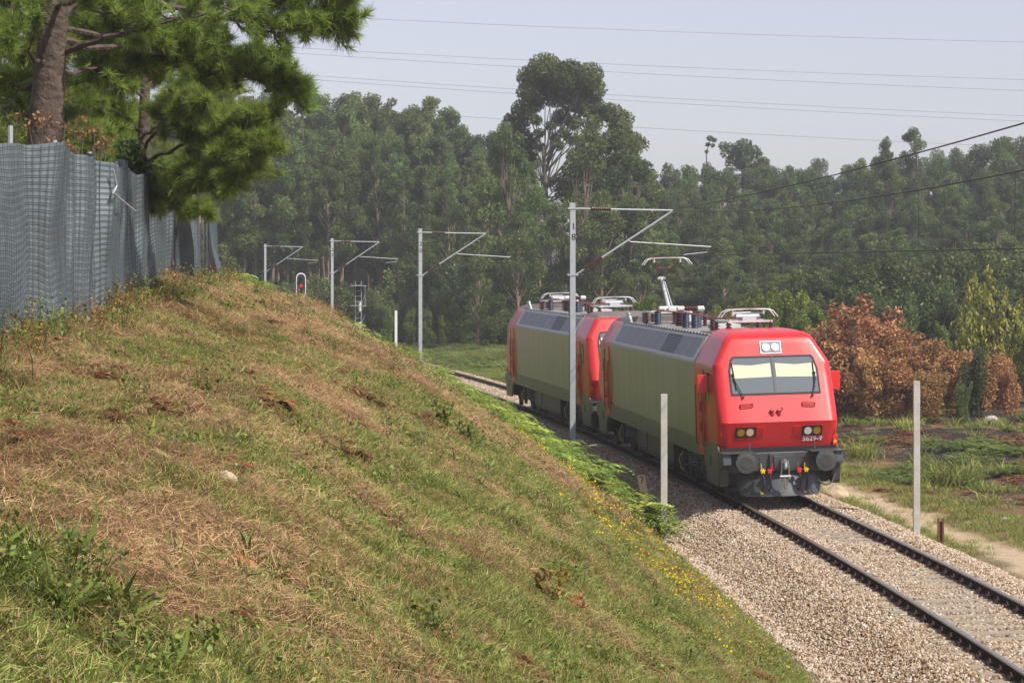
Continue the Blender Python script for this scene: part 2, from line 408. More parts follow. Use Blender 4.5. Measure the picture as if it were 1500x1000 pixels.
me = mesh_np('ballast_bed', np.stack([X2, Y2, Z2], -1).reshape(-1, 3), np.stack([ii, ii + nu2, ii + nu2 + 1, ii + 1], 1), bm_, True)
tag(link('ballast_bed', me), kind='structure')

# railway track: rails, sleepers, fastenings
track = empty('railway_track', (float(Xc(50)), 50, 0), label='single broad gauge railway track with brown rails on pale ballast curving away', cat='railway track')
tl = Vector(track.location)
prof_head = [(-.036, 0), (.036, 0), (.036, -.028), (-.036, -.028)]
prof_web = [(-.034, -.028), (.034, -.028), (.012, -.045), (.012, -.125), (.07, -.145), (.07, -.158), (-.07, -.158), (-.07, -.145), (-.012, -.125), (-.012, -.045)]
ry = np.concatenate([np.arange(22, 140, 1.0)])
for side in (1, -1):
    toff = side * .87
    r = empty('rail', (0, 0, 0)); r.parent = track
    for pn, pr, mt, nm in (('h', prof_head, M['rail_top'], 'rail_head'), ('w', prof_web, M['rail_web'], 'rail_web')):
        v = []; f = []; k = len(pr)
        for yy in ry:
            s_ = slope(yy); nn = Vector((1, -s_, 0)).normalized()
            cx = Vector((float(Xc(yy)), yy, 0)) - nn * toff + Vector((0, 0, -CANT * toff)) - tl
            for a, h in pr: v.append(cx + nn * a + Vector((0, 0, h)))
        for i in range(len(ry) - 1):
            for q in range(k):
                f.append((i * k + q, i * k + (q + 1) % k, (i + 1) * k + (q + 1) % k, (i + 1) * k + q))
        MB().add(v, f).build(nm, mt, r)
sl = MB().prism([(-1.3, -.30), (1.3, -.30), (1.3, -.168), (.95, -.160), (.55, -.175), (-.55, -.175), (-.95, -.160), (-1.3, -.168)], 1, -.13, .13).mesh('sleeper', M['sleeper'], bevel=.015)
clips = MB()
yy = 25.0; k = 0
while yy < 128:
    s_ = slope(yy); c = Vector((float(Xc(yy)), yy, 0)); an = math.atan2(s_, 1)
    o = link('sleeper', sl, track, c - tl + Vector((0, 0, random.uniform(-.008, .006))), (0, -CANT, -an + random.uniform(-.006, .006)))
    nn = Vector((1, -s_, 0)).normalized(); al = Vector((s_, 1, 0)).normalized()
    if yy < 60 or yy > 90:
        for side in (1, -1):
            for q in (-.105, .105):
                p = c - nn * (side * .87) + nn * q + Vector((0, 0, -.128 - CANT * side * .87)) - tl
                clips.box(p, (.09, .12, .05), (0, 0, -an)); clips.tube([p + al * -.07 + Vector((0, 0, .01)), p + Vector((0, 0, .055)), p + al * .07 + Vector((0, 0, .01))], .016, 5)
                clips.tube([p, p + Vector((0, 0, .075))], .017, 5)
    yy += .6 * math.cos(math.atan(s_))
o = clips.build('rail_clip', M['clip'], track); o['kind'] = 'stuff'
# ------------------------------------------------------------------ locomotives
# local frame: x to the right seen from the front, y = 0 at the front buffer faces and growing towards the rear, z up from rail head
LEN = 20.38
CACHE = {}
def fz(z):  # set-back of the front face
    return np.interp(z, [1.33, 1.955, 3.95], [.90, .655, 1.555])
def part(key, name, fn, mt, parent, smooth=None, bevel=0, mirror=False):
    """mirror: the same shape turned round for the rear end (mesh shared between the locomotives)"""
    k = (key, mirror)
    if k not in CACHE:
        m = MB(); fn(m)
        if mirror: m.map(lambda p: (-p[0], LEN - p[1], p[2]))
        CACHE[k] = m.mesh(name, mt, smooth, bevel)
    return link(name, CACHE[k], parent)

def cab_shell(m):
    lev = [(1.33, 1.455, None), (1.64, 1.475, None), (1.955, 1.487, None), (2.3, 1.487, None), (2.65, 1.485, None), (3.0, 1.48, None),
           (3.27, 1.475, None), (3.33, 1.455, None), (3.4, 1.415, None), (3.6, 1.30, None), (3.8, 1.19, None), (3.92, 1.12, None),
           (3.99, 1.06, 1.60), (4.045, .99, 1.72), (4.085, .92, 1.92), (4.12, .82, 2.25), (4.14, .72, 2.6)]
    YB = 3.66; rings = []
    for z, wd, f in lev:
        f = float(fz(z)) if f is None else f
        rc = .25 if z < 3.3 else .17
        rc = min(rc, wd * .4)
        pts = [(-wd, YB), (-wd, (YB + f + rc) / 2)]
        for k in range(8):
            a = math.pi / 2 * k / 7
            pts.append((-wd + rc * (1 - math.cos(a)), f + rc * .95 * (1 - math.sin(a))))
        for u in (-.5, 0, .5): pts.append((u * (wd - rc) * 1.2, f))
        pts += [(-p[0], p[1]) for p in pts[9::-1]]
        rings.append([(p[0], p[1], z) for p in pts])
    n = len(rings[0]); v = [p for r in rings for p in r]; f = []
    for i in range(len(rings) - 1):
        for k in range(n - 1): f.append((i * n + k, i * n + k + 1, (i + 1) * n + k + 1, (i + 1) * n + k))
    last = (len(rings) - 1) * n
    f.append(tuple(range(last, last + n)))
    f.append(tuple([i * n for i in range(len(rings))] + [i * n + n - 1 for i in range(len(rings) - 1, -1, -1)]))
    f.append(tuple(range(n)))
    m.add(v, f)
def roof_faces(me):
    for p in me.polygons:
        if (p.normal.z > .75 and p.center.z > 3.9) or len(p.vertices) > 20: p.material_index = 1
def fp(x, z, out=0.0):
    """a point on the sloped front face"""
    n = Vector((0, -.911, .412)) if z > 1.956 else Vector((0, -.94, -.341))
    return Vector((x, float(fz(z)), z)) + n * out
def plate(m, poly, o0, o1):
    n = len(poly); v = [fp(x, z, o0) for x, z in poly] + [fp(x, z, o1) for x, z in poly]
    m.add(v, [tuple(range(n - 1, -1, -1)), tuple(range(n, 2 * n))] + [(i, (i + 1) % n, n + (i + 1) % n, n + i) for i in range(n)])
def ring_plate(m, outer, inner, o0, o1):
    n = len(outer)
    for i in range(n):
        j = (i + 1) % n
        plate(m, [outer[i], outer[j], inner[j], inner[i]], o0, o1)
def disc(m, x, z, r, o0, o1, n=18):
    plate(m, [(x + r * math.cos(2 * math.pi * k / n), z + r * .98 * math.sin(2 * math.pi * k / n)) for k in range(n)], o0, o1)
def inset(poly, d):
    cx = sum(p[0] for p in poly) / len(poly); cz = sum(p[1] for p in poly) / len(poly)
    return [(p[0] - math.copysign(d, p[0] - cx), p[1] - math.copysign(d, p[1] - cz)) for p in poly]
def insulator(m, p0, p1, r=.07, n=6, rod=.5):
    p0 = Vector(p0); p1 = Vector(p1); L_ = (p1 - p0).length; pr = [(0, r * .7)]
    for k in range(n):
        a = L_ * (k + .12) / n
        pr += [(a, r * rod), (a + L_ / n * .3, r), (a + L_ / n * .55, r * .95), (a + L_ / n * .75, r * rod)]
    pr.append((L_, r * .6)); m.lathe(pr, p0, p1, 12)

def pantograph(root, yb, raised, sgn, lab):
    """yb base centre; sgn: direction of the knee along y"""
    pg = empty('pantograph', (0, 0, 0)); pg.parent = root
    if lab: pg['label'] = lab
    zb = 4.30
    b = MB()
    for sx in (-.55, .55):
        b.box((sx, yb, zb), (.05, 1.7, .05))
    for dy in (-.8, 0, .8): b.box((0, yb + dy, zb), (1.1, .05, .045))
    b.box((0, yb - sgn * .55, zb + .06), (.36, .36, .10)); b.tube([(-.3, yb - .5 * sgn, zb + .12), (.3, yb - .5 * sgn, zb + .12)], .07, 10)
    b.tube([(.3, yb + .5, zb + .05), (.3, yb - .5, zb + .12)], .05, 8)
    b.build('pantograph_base', M['white'] if raised else M['alu'], pg, bevel=.006)
    for sx in (-.55, .55):
        for dy in (-.75, .75):
            o = part('pins', 'base_insulator', lambda m: insulator(m, (0, 0, 0), (0, 0, .30), .085, 4), M['brown_ins'], pg, smooth=40); o.location = (sx, yb + dy, 3.97)
    hip = Vector((0, yb - sgn * .55, zb + .1))
    if raised: knee = Vector((0, yb + sgn * .62, 5.33)); head = Vector((0, yb - sgn * .35, 5.90))
    else: knee = Vector((0, yb + sgn * .85, zb + .14)); head = Vector((0, yb - sgn * .55, zb + .27))
    MB().tube([hip, knee], [.060, .045], 10).box(knee, (.24, .10, .08)).build('lower_arm', M['alu'], pg, smooth=40)
    MB().tube([hip + Vector((.12, -.06, -.05)), knee + Vector((.1, 0, -.12))], .018, 6).build('guide_rod', M['alu'], pg)
    wdt = .36
    u = MB()
    for sx in (-1, 1): u.tube([knee + Vector((sx * .1, 0, .03)), head + Vector((sx * wdt, 0, -.06))], .027 if raised else .018, 8)
    u.tube([knee * .45 + head * .55 + Vector((-wdt * .6, 0, 0)), knee * .45 + head * .55 + Vector((wdt * .6, 0, 0))], .013, 6)
    u.build('upper_arm', M['pbrown'] if raised else M['alu'], pg)
    h = MB()
    for dy in (-.18, .18):
        h.tube([head + Vector((-.74, dy, -.16)), head + Vector((-.62, dy, -.01)), head + Vector((-.50, dy, .035)), head + Vector((0, dy, .05)), head + Vector((.50, dy, .035)), head + Vector((.62, dy, -.01)), head + Vector((.74, dy, -.16))], .016, 8)
    for sx in (-.4, .4):
        h.tube([head + Vector((sx, -.18, .02)), head + Vector((sx, .18, .02))], .018, 6)
        h.tube([head + Vector((sx, 0, -.09)), head + Vector((sx, 0, .03))], .035, 8)
    h.build('collector_head', M['alu'], pg, smooth=50)
    s_ = MB()
    for dy in (-.18, .18): s_.box(head + Vector((0, dy, .077)), (.98, .04, .02))
    s_.build('contact_strip', M['pbrown'] if raised else M['under2'], pg)
    return pg

def bogie(root, yc, key):
    bg_ = empty('bogie', (0, yc, 0)); bg_.parent = root
    def fr(m):
        for s in (-1, 1):
            m.prism([(-2.35, .62), (-2.1, .78), (-1.0, .84), (-.5, .62), (.5, .62), (1.0, .84), (2.1, .78), (2.35, .62), (2.3, .46), (1.0, .55), (.6, .40), (-.6, .40), (-1.0, .55), (-2.3, .46)], 0, s * 1.02, s * 1.16)
        m.box((0, 0, .55), (2.0, .7, .3))
        for s in (-1, 1):
            for q in (-2.0, -.95, .95, 2.0): m.box((s * 1.24, q, .45), (.1, .2, .34))
            m.tube([(s * 1.27, -.9, .62), (s * 1.27, .9, .5)], .04, 8)
            m.box((s * 1.2, -2.45, .28), (.16, .12, .3)); m.box((s * 1.2, 2.45, .28), (.16, .12, .3))
            m.tube([(s * 1.2, 2.45, .14), (s * 1.2, 2.7, .12)], .03, 6)
    part('bogie_frame', 'bogie_frame', fr, M['under'], bg_, bevel=.012)
    def wh(m):
        for s in (-1, 1):
            m.lathe([(0, .62), (.03, .625), (.10, .585), (.12, .575), (.145, .50), (.13, .44), (.10, .40), (.10, .25), (.16, .2), (.16, .08)], (s * .80, 0, .60), (s * 1.0, 0, .60), 28)
        m.tube([(-.85, 0, .6), (.85, 0, .6)], .09, 10)
    for q in (-1.35, 1.35):
        o = part('wheelset', 'wheelset', wh, M['under'], bg_, smooth=35); o.location = (0, q, -.025)
        def ab(m):
            for s in (-1, 1): m.box((s * 1.13, 0, .6), (.24, .42, .34)); m.tube([(s * 1.24, 0, .6), (s * 1.29, 0, .6)], .13, 12)
        o = part('axle_box', 'axle_box', ab, M['under2'], bg_, bevel=.02); o.location = (0, q, 0)
    def sp(m):
        for s in (sp_,):
            for q in (qp_,):
                pts = [(s * 1.18 + .105 * math.cos(a), q + .105 * math.sin(a), .56 + .46 * a / (2 * math.pi * 6.5)) for a in np.linspace(0, 2 * math.pi * 6.5, 80)]
                m.tube(pts, .021, 5)
    for sp_ in (-1, 1):
        for qp_ in (-.34, .34): part('coil%d%.1f' % (sp_, qp_), 'coil_spring', sp, M['galvdark'], bg_)
    def cb(m):
        for q in (qc_,): m.tube([(-1.20, q, .85), (-1.31, q + .04, .6), (-1.29, q - .08, .36), (-1.16, q - .2, .26)], .014, 6)
    for qc_ in (1.55,): part('cable%.1f' % qc_, 'cable', cb, M['yellow'], bg_)

def cab_end(root, rear, number, front=False):
    mi = rear
    P = lambda key, name, fn, mt, par=root, smooth=None, bevel=0: part(key, name, fn, mt, par, smooth, bevel, mi)
    cab = P('cab' + str(front), 'cab', cab_shell, [M['red'], M['red'] if front else M['roof_grime']], smooth=28)
    roof_faces(cab.data)
    # grey lower side of the cab with the cut-out for the wheel
    def skirt(m):
        for s in (sd_,):
            m.prism([(.84, 1.33), (1.1, 1.43), (3.66, 1.43), (3.66, 1.0), (2.75, 1.0), (2.55, .96), (2.4, .80), (2.25, .50), (2.1, .42), (.98, .42), (.86, .55)], 0, s * 1.44, s * 1.488)
    for sd_ in (-1, 1): P('cskirt%d' % sd_, 'cab_skirt', skirt, M['grey_band'])
    def door(m):
        for s in (sd_,): m.prism([(2.45, 1.05), (3.15, 1.05), (3.15, 3.12), (3.05, 3.2), (2.55, 3.2), (2.45, 3.12)], 0, s * 1.484, s * 1.502)
    for sd_ in (-1, 1): P('cdoor%d' % sd_, 'cab_door', door, M['red'], cab, bevel=.004)
    def dwin(m):
        for s in (sd_,): m.prism([(1.80, 2.42), (2.25, 2.42), (2.25, 3.12), (1.98, 3.12), (1.80, 2.95)], 0, s * 1.486, s * 1.497)
    for sd_ in (-1, 1): P('cwin%d' % sd_, 'side_window', dwin, M['sideglass'], cab)
    def rail_(m):
        for s in (sd_,):
            for q in (qr_,):
                m.tube([(s * 1.49, q, 1.28), (s * 1.545, q, 1.31), (s * 1.545, q, 2.75), (s * 1.49, q, 2.78)], .019, 6)
    def hinge_(m):
        for s in (sd_,):
            for zz in (zr_,): m.tube([(s * 1.49, 2.55, zz - .14), (s * 1.555, 2.55, zz - .1), (s * 1.555, 2.55, zz + .1), (s * 1.49, 2.55, zz + .14)], .024, 6)
    for sd_ in (-1, 1):
        for qr_ in (2.40, 3.2): P('crail%d%.1f' % (sd_, qr_), 'door_handrail', rail_, M['red_dark'], cab, smooth=40)
        for zr_ in (1.75, 2.25): P('chin%d%.1f' % (sd_, zr_), 'door_handle', hinge_, M['red_dark'], cab, smooth=40)
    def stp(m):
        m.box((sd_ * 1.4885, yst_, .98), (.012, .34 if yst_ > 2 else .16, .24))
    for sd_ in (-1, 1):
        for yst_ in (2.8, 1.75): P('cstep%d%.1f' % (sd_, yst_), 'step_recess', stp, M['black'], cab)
    # windscreen
    wp = [(-1.09, 2.62), (1.09, 2.62), (1.09, 3.18), (1.02, 3.44), (.96, 3.50), (-.96, 3.50), (-1.02, 3.44), (-1.09, 3.18)]
    ws = P('wsframe', 'windscreen_frame', lambda m: ring_plate(m, [(p[0] * 1.02, 3.06 + (p[1] - 3.06) * 1.05) for p in wp], [(p[0] * .985, 3.06 + (p[1] - 3.06) * .96) for p in wp], -.02, .016), M['rubber'])
    for s, k in ((-1, 'a'), (1, 'b')):
        pp = [(s * .03, 2.63), (s * 1.075, 2.63), (s * 1.075, 3.17), (s * 1.0, 3.43), (s * .95, 3.485), (s * .03, 3.485)]
        P('pane' + k, 'window_pane', lambda m: plate(m, pp, -.01, .008), M['glass'], ws)
        bb = [(s * .06, 3.02), (s * 1.055, 3.0), (s * 1.055, 3.22), (s * 1.02, 3.33), (s * .55, 3.30), (s * .06, 3.345)]
        P('blind' + k, 'sun_blind', lambda m: plate(m, bb, .002, .0105), M['blind'], ws)
    P('mullion', 'centre_post', lambda m: plate(m, [(-.028, 2.63), (.028, 2.63), (.028, 3.49), (-.028, 3.49)], 0, .02), M['roof_panel'], ws)
    for x0, x1, k in ((-1.02, -.82, 'a'), (1.0, .9, 'b')):
        def wip(m):
            m.tube([fp(x0, 3.05, .03), fp(x0 + .02, 2.95, .06), fp(x1, 2.55, .05)], .014, 6)
            m.tube([fp(x0, 3.35, .03), fp(x0 + (x1 - x0) * .25, 2.72, .035)], .012, 5)
            m.box(fp(x0, 3.07, .03), (.06, .03, .08)); m.tube([fp(x1, 2.55, 0), fp(x1, 2.55, .08)], .025, 8)
        P('wip' + k, 'wiper', wip, M['black'])
    # roof headlight
    tl_ = P('hl', 'roof_headlight', lambda m: plate(m, [(-.25, 3.58), (.25, 3.58), (.25, 3.86), (-.25, 3.86)], -.02, .012), M['reflector'])
    P('hlr', 'headlight_rim', lambda m: ring_plate(m, [(-.262, 3.568), (.262, 3.568), (.262, 3.872), (-.262, 3.872)], [(-.245, 3.585), (.245, 3.585), (.245, 3.855), (-.245, 3.855)], -.01, .022), M['steel'], tl_)
    for s in (-1, 1): P('hll%d' % s, 'headlight_lens', lambda m: disc(m, s * .115, 3.72, .10, .0, .03), M['lampclear'], tl_)
    # lower lamps
    for s in (-1, 1):
        cx = s * .82
        bz = [(cx - .25, 1.60), (cx + .25, 1.60), (cx + .25, 1.84), (cx - .25, 1.84)]
        lu = P('lu%d' % s, 'lamp_unit', lambda m: ring_plate(m, bz, inset(bz, .03), -.01, .022), M['black'])
        P('lb%d' % s, 'lamp_backing', lambda m: plate(m, inset(bz, .028), -.01, .006), M['pbrown'], lu)
        P('lw%d' % s, 'white_lamp', lambda m: disc(m, cx - s * .105, 1.72, .092, 0, .026), M['lampwarm'] if s < 0 else M['lampclear'], lu)
        P('la%d' % s, 'amber_lamp', lambda m: disc(m, cx + s * .12, 1.72, .092, 0, .02), M['lampamber'], lu)
        def vent(m):
            for k in range(5):
                z = 1.62 + .05 * k; x0, x1 = (cx - s * .27, cx - s * .46)
                plate(m, [(min(x0, x1), z - .008), (max(x0, x1), z - .008), (max(x0, x1), z + .012), (min(x0, x1), z + .012)], -.01, .018)
        P('lv%d' % s, 'vent_slat', vent, M['red'], cab)['kind'] = 'stuff'
        def gr_(m):
            m.tube([fp(s * .93, 2.36, 0), fp(s * .92, 2.36, .05), fp(s * .62, 2.38, .05), fp(s * .61, 2.38, 0)], .016, 8)
            m.tube([fp(s * .93, 2.31, .0), fp(s * .92, 2.31, .05), fp(s * .62, 2.33, .05), fp(s * .61, 2.33, 0)], .014, 8)
        P('fh%d' % s, 'front_grab_rail', gr_, M['red_dark'], cab)
        def ch(m): m.tube([(s * 1.36, .93, 1.60), (s * 1.41, .82, 1.64), (s * 1.41, .80, 1.98), (s * 1.36, .9, 2.02)], .020, 8)
        P('ch%d' % s, 'corner_handrail', ch, M['red'], cab)
        def mir(m):
            m.box((s * 1.66, 1.72, 2.86), (.27, .09, .46))
        if front: mo = P('mi%d' % s, 'rear_view_mirror', mir, M['red'], bevel=.02)
        if front: P('ma%d' % s, 'mirror_bracket', lambda m: m.tube([(s * 1.45, 1.82, 3.1), (s * 1.6, 1.76, 3.06)], .035, 6).tube([(s * 1.45, 1.86, 2.66), (s * 1.6, 1.76, 2.7)], .022, 6), M['black'], mo)
    def horn(m):
        for x in (-.15, .02):
            m.tube([fp(x, 2.22, 0), fp(x, 2.22, .09)], .045, 10); m.box(fp(x, 2.16, .03), (.06, .05, .13))
        m.tube([fp(.05, 2.24, .05), fp(.11, 2.24, .06)], .03, 8)
    P('horn', 'front_socket', horn, M['red_dark'], cab)
    def tl2(m): m.box((1.42, .92, 1.45), (.12, .12, .26))
    P('sidelamp', 'marker_box', tl2, M['red'], bevel=.01)
    # buffer beam and what hangs on it
    P('gap', 'gap_shade', lambda m: m.box((0, .98, 1.27), (2.86, .34, .14)), M['black'])  # open gap above the beam: its shade is put in as a black block
    def beam(m):
        m.prism([(.52, .80), (.60, .76), (1.0, .76), (1.0, 1.22), (.50, 1.22)], 0, -1.30, 1.30)
        for s in (-1, 1):
            m.prism([(.30, .98), (.36, 1.24), (1.0, 1.24), (1.0, .44), (.78, .42), (.70, .50), (.62, .86)], 0, s * 1.28, s * 1.48)
            m.prism([(.28, 1.235), (.28, 1.265), (1.0, 1.265), (1.0, 1.235)], 0, s * .66, s * 1.49)
            m.box((s * .80, .47, 1.36), (.05, .04, .16))
            m.box((s * .975, .49, 1.0), (.56, .06, .40))
    bm2 = P('beam', 'buffer_beam', beam, M['beam'], bevel=.012)
    def bolts(m):
        for s in (-1, 1):
            for z in (.88, 1.0, 1.12): m.tube([(s * .53, .52, z), (s * .53, .48, z)], .022, 6)
        for x in (-.25, -.17, .17, .25):
            for z in (.86, .95, 1.04, 1.13): m.tube([(x, .46, z), (x, .425, z)], .02, 6)
    P('bolts', 'bolt', bolts, M['beam'], bm2)['kind'] = 'stuff'
    P('lip', 'beam_edge', lambda m: m.box((0, .512, 1.228), (1.30, .03, .014)), M['steel'], bm2)
    for s in (-1, 1):
        def buf(m): m.lathe([(0, .01), (0, .15), (.004, .16), (.008, .255), (.03, .26), (.05, .255), (.06, .12), (.22, .115), (.22, .16), (.50, .175)], (s * .975, 0, 1.05), (s * .975, 1, 1.05), 32)
        bo = P('buf%d' % s, 'buffer', buf, M['beam'], smooth=30)
        P('buff%d' % s, 'buffer_wear_face', lambda m: m.lathe([(0, .02), (0, .145), (.006, .15)], (s * .975, -.003, 1.05), (s * .975, 1, 1.05), 28), M['bufferface'], bo)
    def hookb(m):
        m.box((0, .47, 1.0), (.62, .07, .42)); m.prism([(-.2, .84), (.2, .84), (.23, 1.16), (-.23, 1.16)], 1, .40, .45)
    P('hookb', 'coupling_plate', hookb, M['beam'], bevel=.015)
    def hook(m):
        m.tube([(0, .44, 1.05), (0, .22, 1.05), (0, .12, 1.0), (0, .10, .92), (0, .16, .88)], [.05, .05, .045, .04, .03], 8)
        for s in (-1, 1):
            m.tube([(s * .07, .2, 1.06), (s * .085, .16, .9), (s * .10, .2, .70), (s * .05, .22, .66)], .018, 6)
        m.tube([(-.13, .2, .68), (.13, .2, .68)], .03, 8)
        m.tube([(0, .22, .68), (0, .25, .45), (.03, .3, .36)], .03, 8); m.tube([(-.06, .25, .6), (-.09, .28, .45), (0, .3, .40), (.07, .28, .47), (.06, .24, .6)], .018, 6)
    P('hook', 'screw_coupling', hook, M['steel'], smooth=40)
    for x, mt, k in ((-.50, 'yellow', 'a'), (-.33, 'redtap', 'b'), (.40, 'redtap', 'c'), (.57, 'yellow', 'd')):
        def tap(m):
            m.lathe([(0, .02), (.01, .05), (.04, .055), (.06, .03), (.1, .03)], (x, .38, .80), (x, .5, .80), 10)
            for a in range(5):
                an = a * 1.257 + .3; m.tube([(x, .38, .80), (x + .065 * math.cos(an), .375, .80 + .065 * math.sin(an))], .018, 5)
            m.tube([(x + (.05 if mt == 'redtap' and x < 0 else -.04), .38, .82), (x + (.06 if mt == 'redtap' and x < 0 else -.045), .36, .98)], .013, 5)
            m.box((x - .02, .5, .28), (.06, .05, .07))
        t_ = P('tap' + k, 'brake_tap', tap, M[mt])
        P('hose' + k, 'brake_hose', lambda m: m.tube([(x, .40, .78), (x + .005, .36, .62), (x + .02, .40, .42), (x - .01, .48, .30)], .026, 8), M['hose'], t_, 40)
    P('chose', 'jumper_cable', lambda m: m.tube([(.80, .5, .74), (.88, .44, .52), (1.05, .42, .42), (1.22, .46, .48), (1.32, .55, .66)], .022, 8), M['hose'], root, 40)
    def plough(m):
        pts = []
        for z, xw, yy in ((.78, 1.12, .66), (.5, 1.06, .56), (.30, 1.0, .47), (.18, .95, .43)):
            pts.append([(-xw, yy + .32, z), (-xw * .75, yy + .12, z), (-.35, yy, z), (0, yy - .04, z), (.35, yy, z), (xw * .75, yy + .12, z), (xw, yy + .32, z)])
        v = [p for r in pts for p in r]; f = []
        for i in range(3):
            for k in range(6): f.append((i * 7 + k, i * 7 + k + 1, (i + 1) * 7 + k + 1, (i + 1) * 7 + k))
        n = len(v); v += [(p[0], p[1] + .03, p[2]) for p in v[:n]]
        f += [tuple(n + q for q in ff[::-1]) for ff in f]
        for k in range(6): f += [(k, k + 1, n + k + 1, n + k), (21 + k, 21 + k + 1, n + 22 + k, n + 21 + k)]
        m.add(v, f)
    P('plough', 'rail_guard', plough, M['beam'], smooth=30)
    def under(m): m.box((0, 1.3, .72), (2.5, .7, .55)); m.box((0, 1.7, .45), (2.2, .5, .3))
    P('und', 'underframe', under, M['under'])
    if number:
        cu = bpy.data.curves.new('fleet_number', 'FONT'); cu.body = number; cu.size = .175; cu.align_x = 'CENTER'; cu.align_y = 'CENTER'
        cu.extrude = .002; cu.offset = .0035; cu.space_character = 1.0
        cu.materials.append(M['whitepaint'])
        o = text_object('fleet_number', cu, root)
        p = fp(.84, 1.515, .008); o.location = p; o.rotation_euler = (R(90) + math.atan2(.341, .94), 0, 0)
        def sw(m):
            plate(m, [(-.035, 1.40), (.035, 1.40), (0, 1.46)], 0, .003)
        m = MB(); a = .045
        m.prism([(1.42 - a, 1.40), (1.42 + a, 1.40), (1.42, 1.475)], 1, .857, .861)
        m.build('warning_triangle', M['yellow'], root)

def make_loco(origin_Y, label, raised, number):
    x0 = float(Xc(origin_Y)); Y2 = origin_Y + LEN * .993
    s_ = (float(Xc(Y2)) - x0) / (Y2 - origin_Y)
    root = empty('electric_locomotive', (x0 + LOCO_DX, origin_Y, 0), (0, -CANT, math.atan(-s_)), label, 'locomotive', 'red and grey electric locomotives coupled together')
    Y0, Y1 = 3.66, LEN - 3.66
    def side(m):
        m.prism([(-1.478, 1.43), (1.478, 1.43), (1.478, 3.30), (1.462, 3.34), (1.10, 3.955), (-1.10, 3.955), (-1.462, 3.34), (-1.478, 3.30)], 1, Y0 + .003, Y1 - .003)
    body = part('body', 'body_side', side, M['grey_side'], root)
    def band(m):
        for s in (-1, 1): m.prism([(Y0, 1.0), (Y1, 1.0), (Y1, 1.425), (Y0, 1.425)], 0, s * 1.44, s * 1.481)
        m.box((0, LEN / 2, 1.15), (2.86, Y1 - Y0, .3))
    part('band', 'lower_side_band', band, M['grey_band'], root)
    def seams(m):
        for s in (-1, 1):
            for y in np.linspace(Y0 + 1.1, Y1 - 1.1, 11): m.box((s * 1.479, float(y), 2.36), (.004, .012, 1.84))
            for y in (6.6, 13.4): m.box((s * 1.483, y, 1.22), (.01, .10, .26))
    o = part('seams', 'panel_seam', seams, M['grey_side'], body); o['kind'] = 'stuff'
    # sloping roof edge: frames, panels, louvre
    dirv = Vector((1.10 - 1.462, 0, 3.955 - 3.34)); sl_ = dirv.length; dirv.normalize()
    def sp(s, y, u, out):
        p = Vector((1.462, 0, 3.34)) + dirv * u + Vector((dirv.z, 0, -dirv.x)) * out
        return Vector((s * p.x, y, p.z))
    def quad(m, s, y0, y1, u0, u1, o0, o1):
        c = [(y0, u0), (y1, u0), (y1, u1), (y0, u1)]
        v = [sp(s, y, u, o0) for y, u in c] + [sp(s, y, u, o1) for y, u in c]
        m.add(v, [(3, 2, 1, 0), (4, 5, 6, 7), (0, 1, 5, 4), (1, 2, 6, 5), (2, 3, 7, 6), (3, 0, 4, 7)])
    edges = [3.98, 5.28, 6.58, 8.78] + [8.78 + 1.2667 * k for k in range(1, 7)]
    def frame(m):
        for s in (-1, 1):
            quad(m, s, Y0, Y1, 0.0, .075, -.02, .014); quad(m, s, Y0, Y1, sl_ - .085, sl_, -.02, .014)
            for k, e in enumerate([Y0 + .15] + edges[1:-1] + [Y1 - .15]):
                wd = .17 if k in (0, len(edges) - 1) else .03
                quad(m, s, e - wd, e + wd, .075, sl_ - .085, -.02, .012)
    fr = part('rframe', 'roof_edge_frame', frame, M['roof_frame'], root)
    for s in (-1, 1):
        for k in range(len(edges) - 1):
            y0, y1 = edges[k] + .03, edges[k + 1] - .03
            if k == 2:
                def lv(m): quad(m, s, y0, y1, .075, sl_ - .085, -.02, .002)
                lo = part('louv%d' % s, 'louvre', lv, M['black'], root)
                for q in range(12):
                    u = .09 + q * (sl_ - .2) / 12
                    if ('ls%d' % s, False) not in CACHE:
                        m = MB(); quad(m, s, y0, y1, 0, .022, .002, .016); CACHE[('ls%d' % s, False)] = m.mesh('louvre_slat', M['roof_panel'])
                    o = link('louvre_slat', CACHE[('ls%d' % s, False)], lo); o.location = (s * dirv.x * u, 0, dirv.z * u)
            else:
                part('pan%d_%d' % (s, k), 'roof_panel', lambda m: quad(m, s, y0, y1, .078, sl_ - .088, -.02, .006), M['roof_panel'], root)
    part('deck', 'roof_deck', lambda m: m.box((0, LEN / 2, 3.965), (2.16, Y1 - Y0, .03)).box((0, 14.2, 3.99), (1.5, 1.6, .05)).box((0, 5.2, 3.99), (1.5, 2.2, .04)), M['roof_deck'], root)
    def rim(m):
        for s in (-1, 1): m.tube([(s * 1.09, Y0 + .1, 4.0), (s * 1.09, Y1 - .1, 4.0)], .018, 6)
    part('rim', 'roof_rim', rim, M['black'], root)
    def nub(m):
        for s in (-1, 1):
            for y in np.arange(Y0 + .3, Y1, .42): m.box((s * 1.10, float(y), 4.0), (.05, .06, .035))
    part('nubs', 'roof_bolt', nub, M['white'], root)['kind'] = 'stuff'
    def hatch(m):
        m.box((.5, yh_, 4.03), (.7, 1.1, .1))
    for yh_ in (9.2, 12.4): part('hatch%.1f' % yh_, 'roof_hatch', hatch, M['roof_frame'], root)
    for xf_ in (-.97, .97): part('fin%.2f' % xf_, 'roof_fin', lambda m: m.prism([(15.8, 3.98), (16.7, 3.98), (16.7, 4.30), (16.4, 4.30)], 0, xf_ - .03, xf_ + .03), M['roof_frame'], root)
    part('rbox', 'roof_box', lambda m: m.box((.2, 13.2, 4.12), (.3, .4, .26)), M['roof_frame'], root)
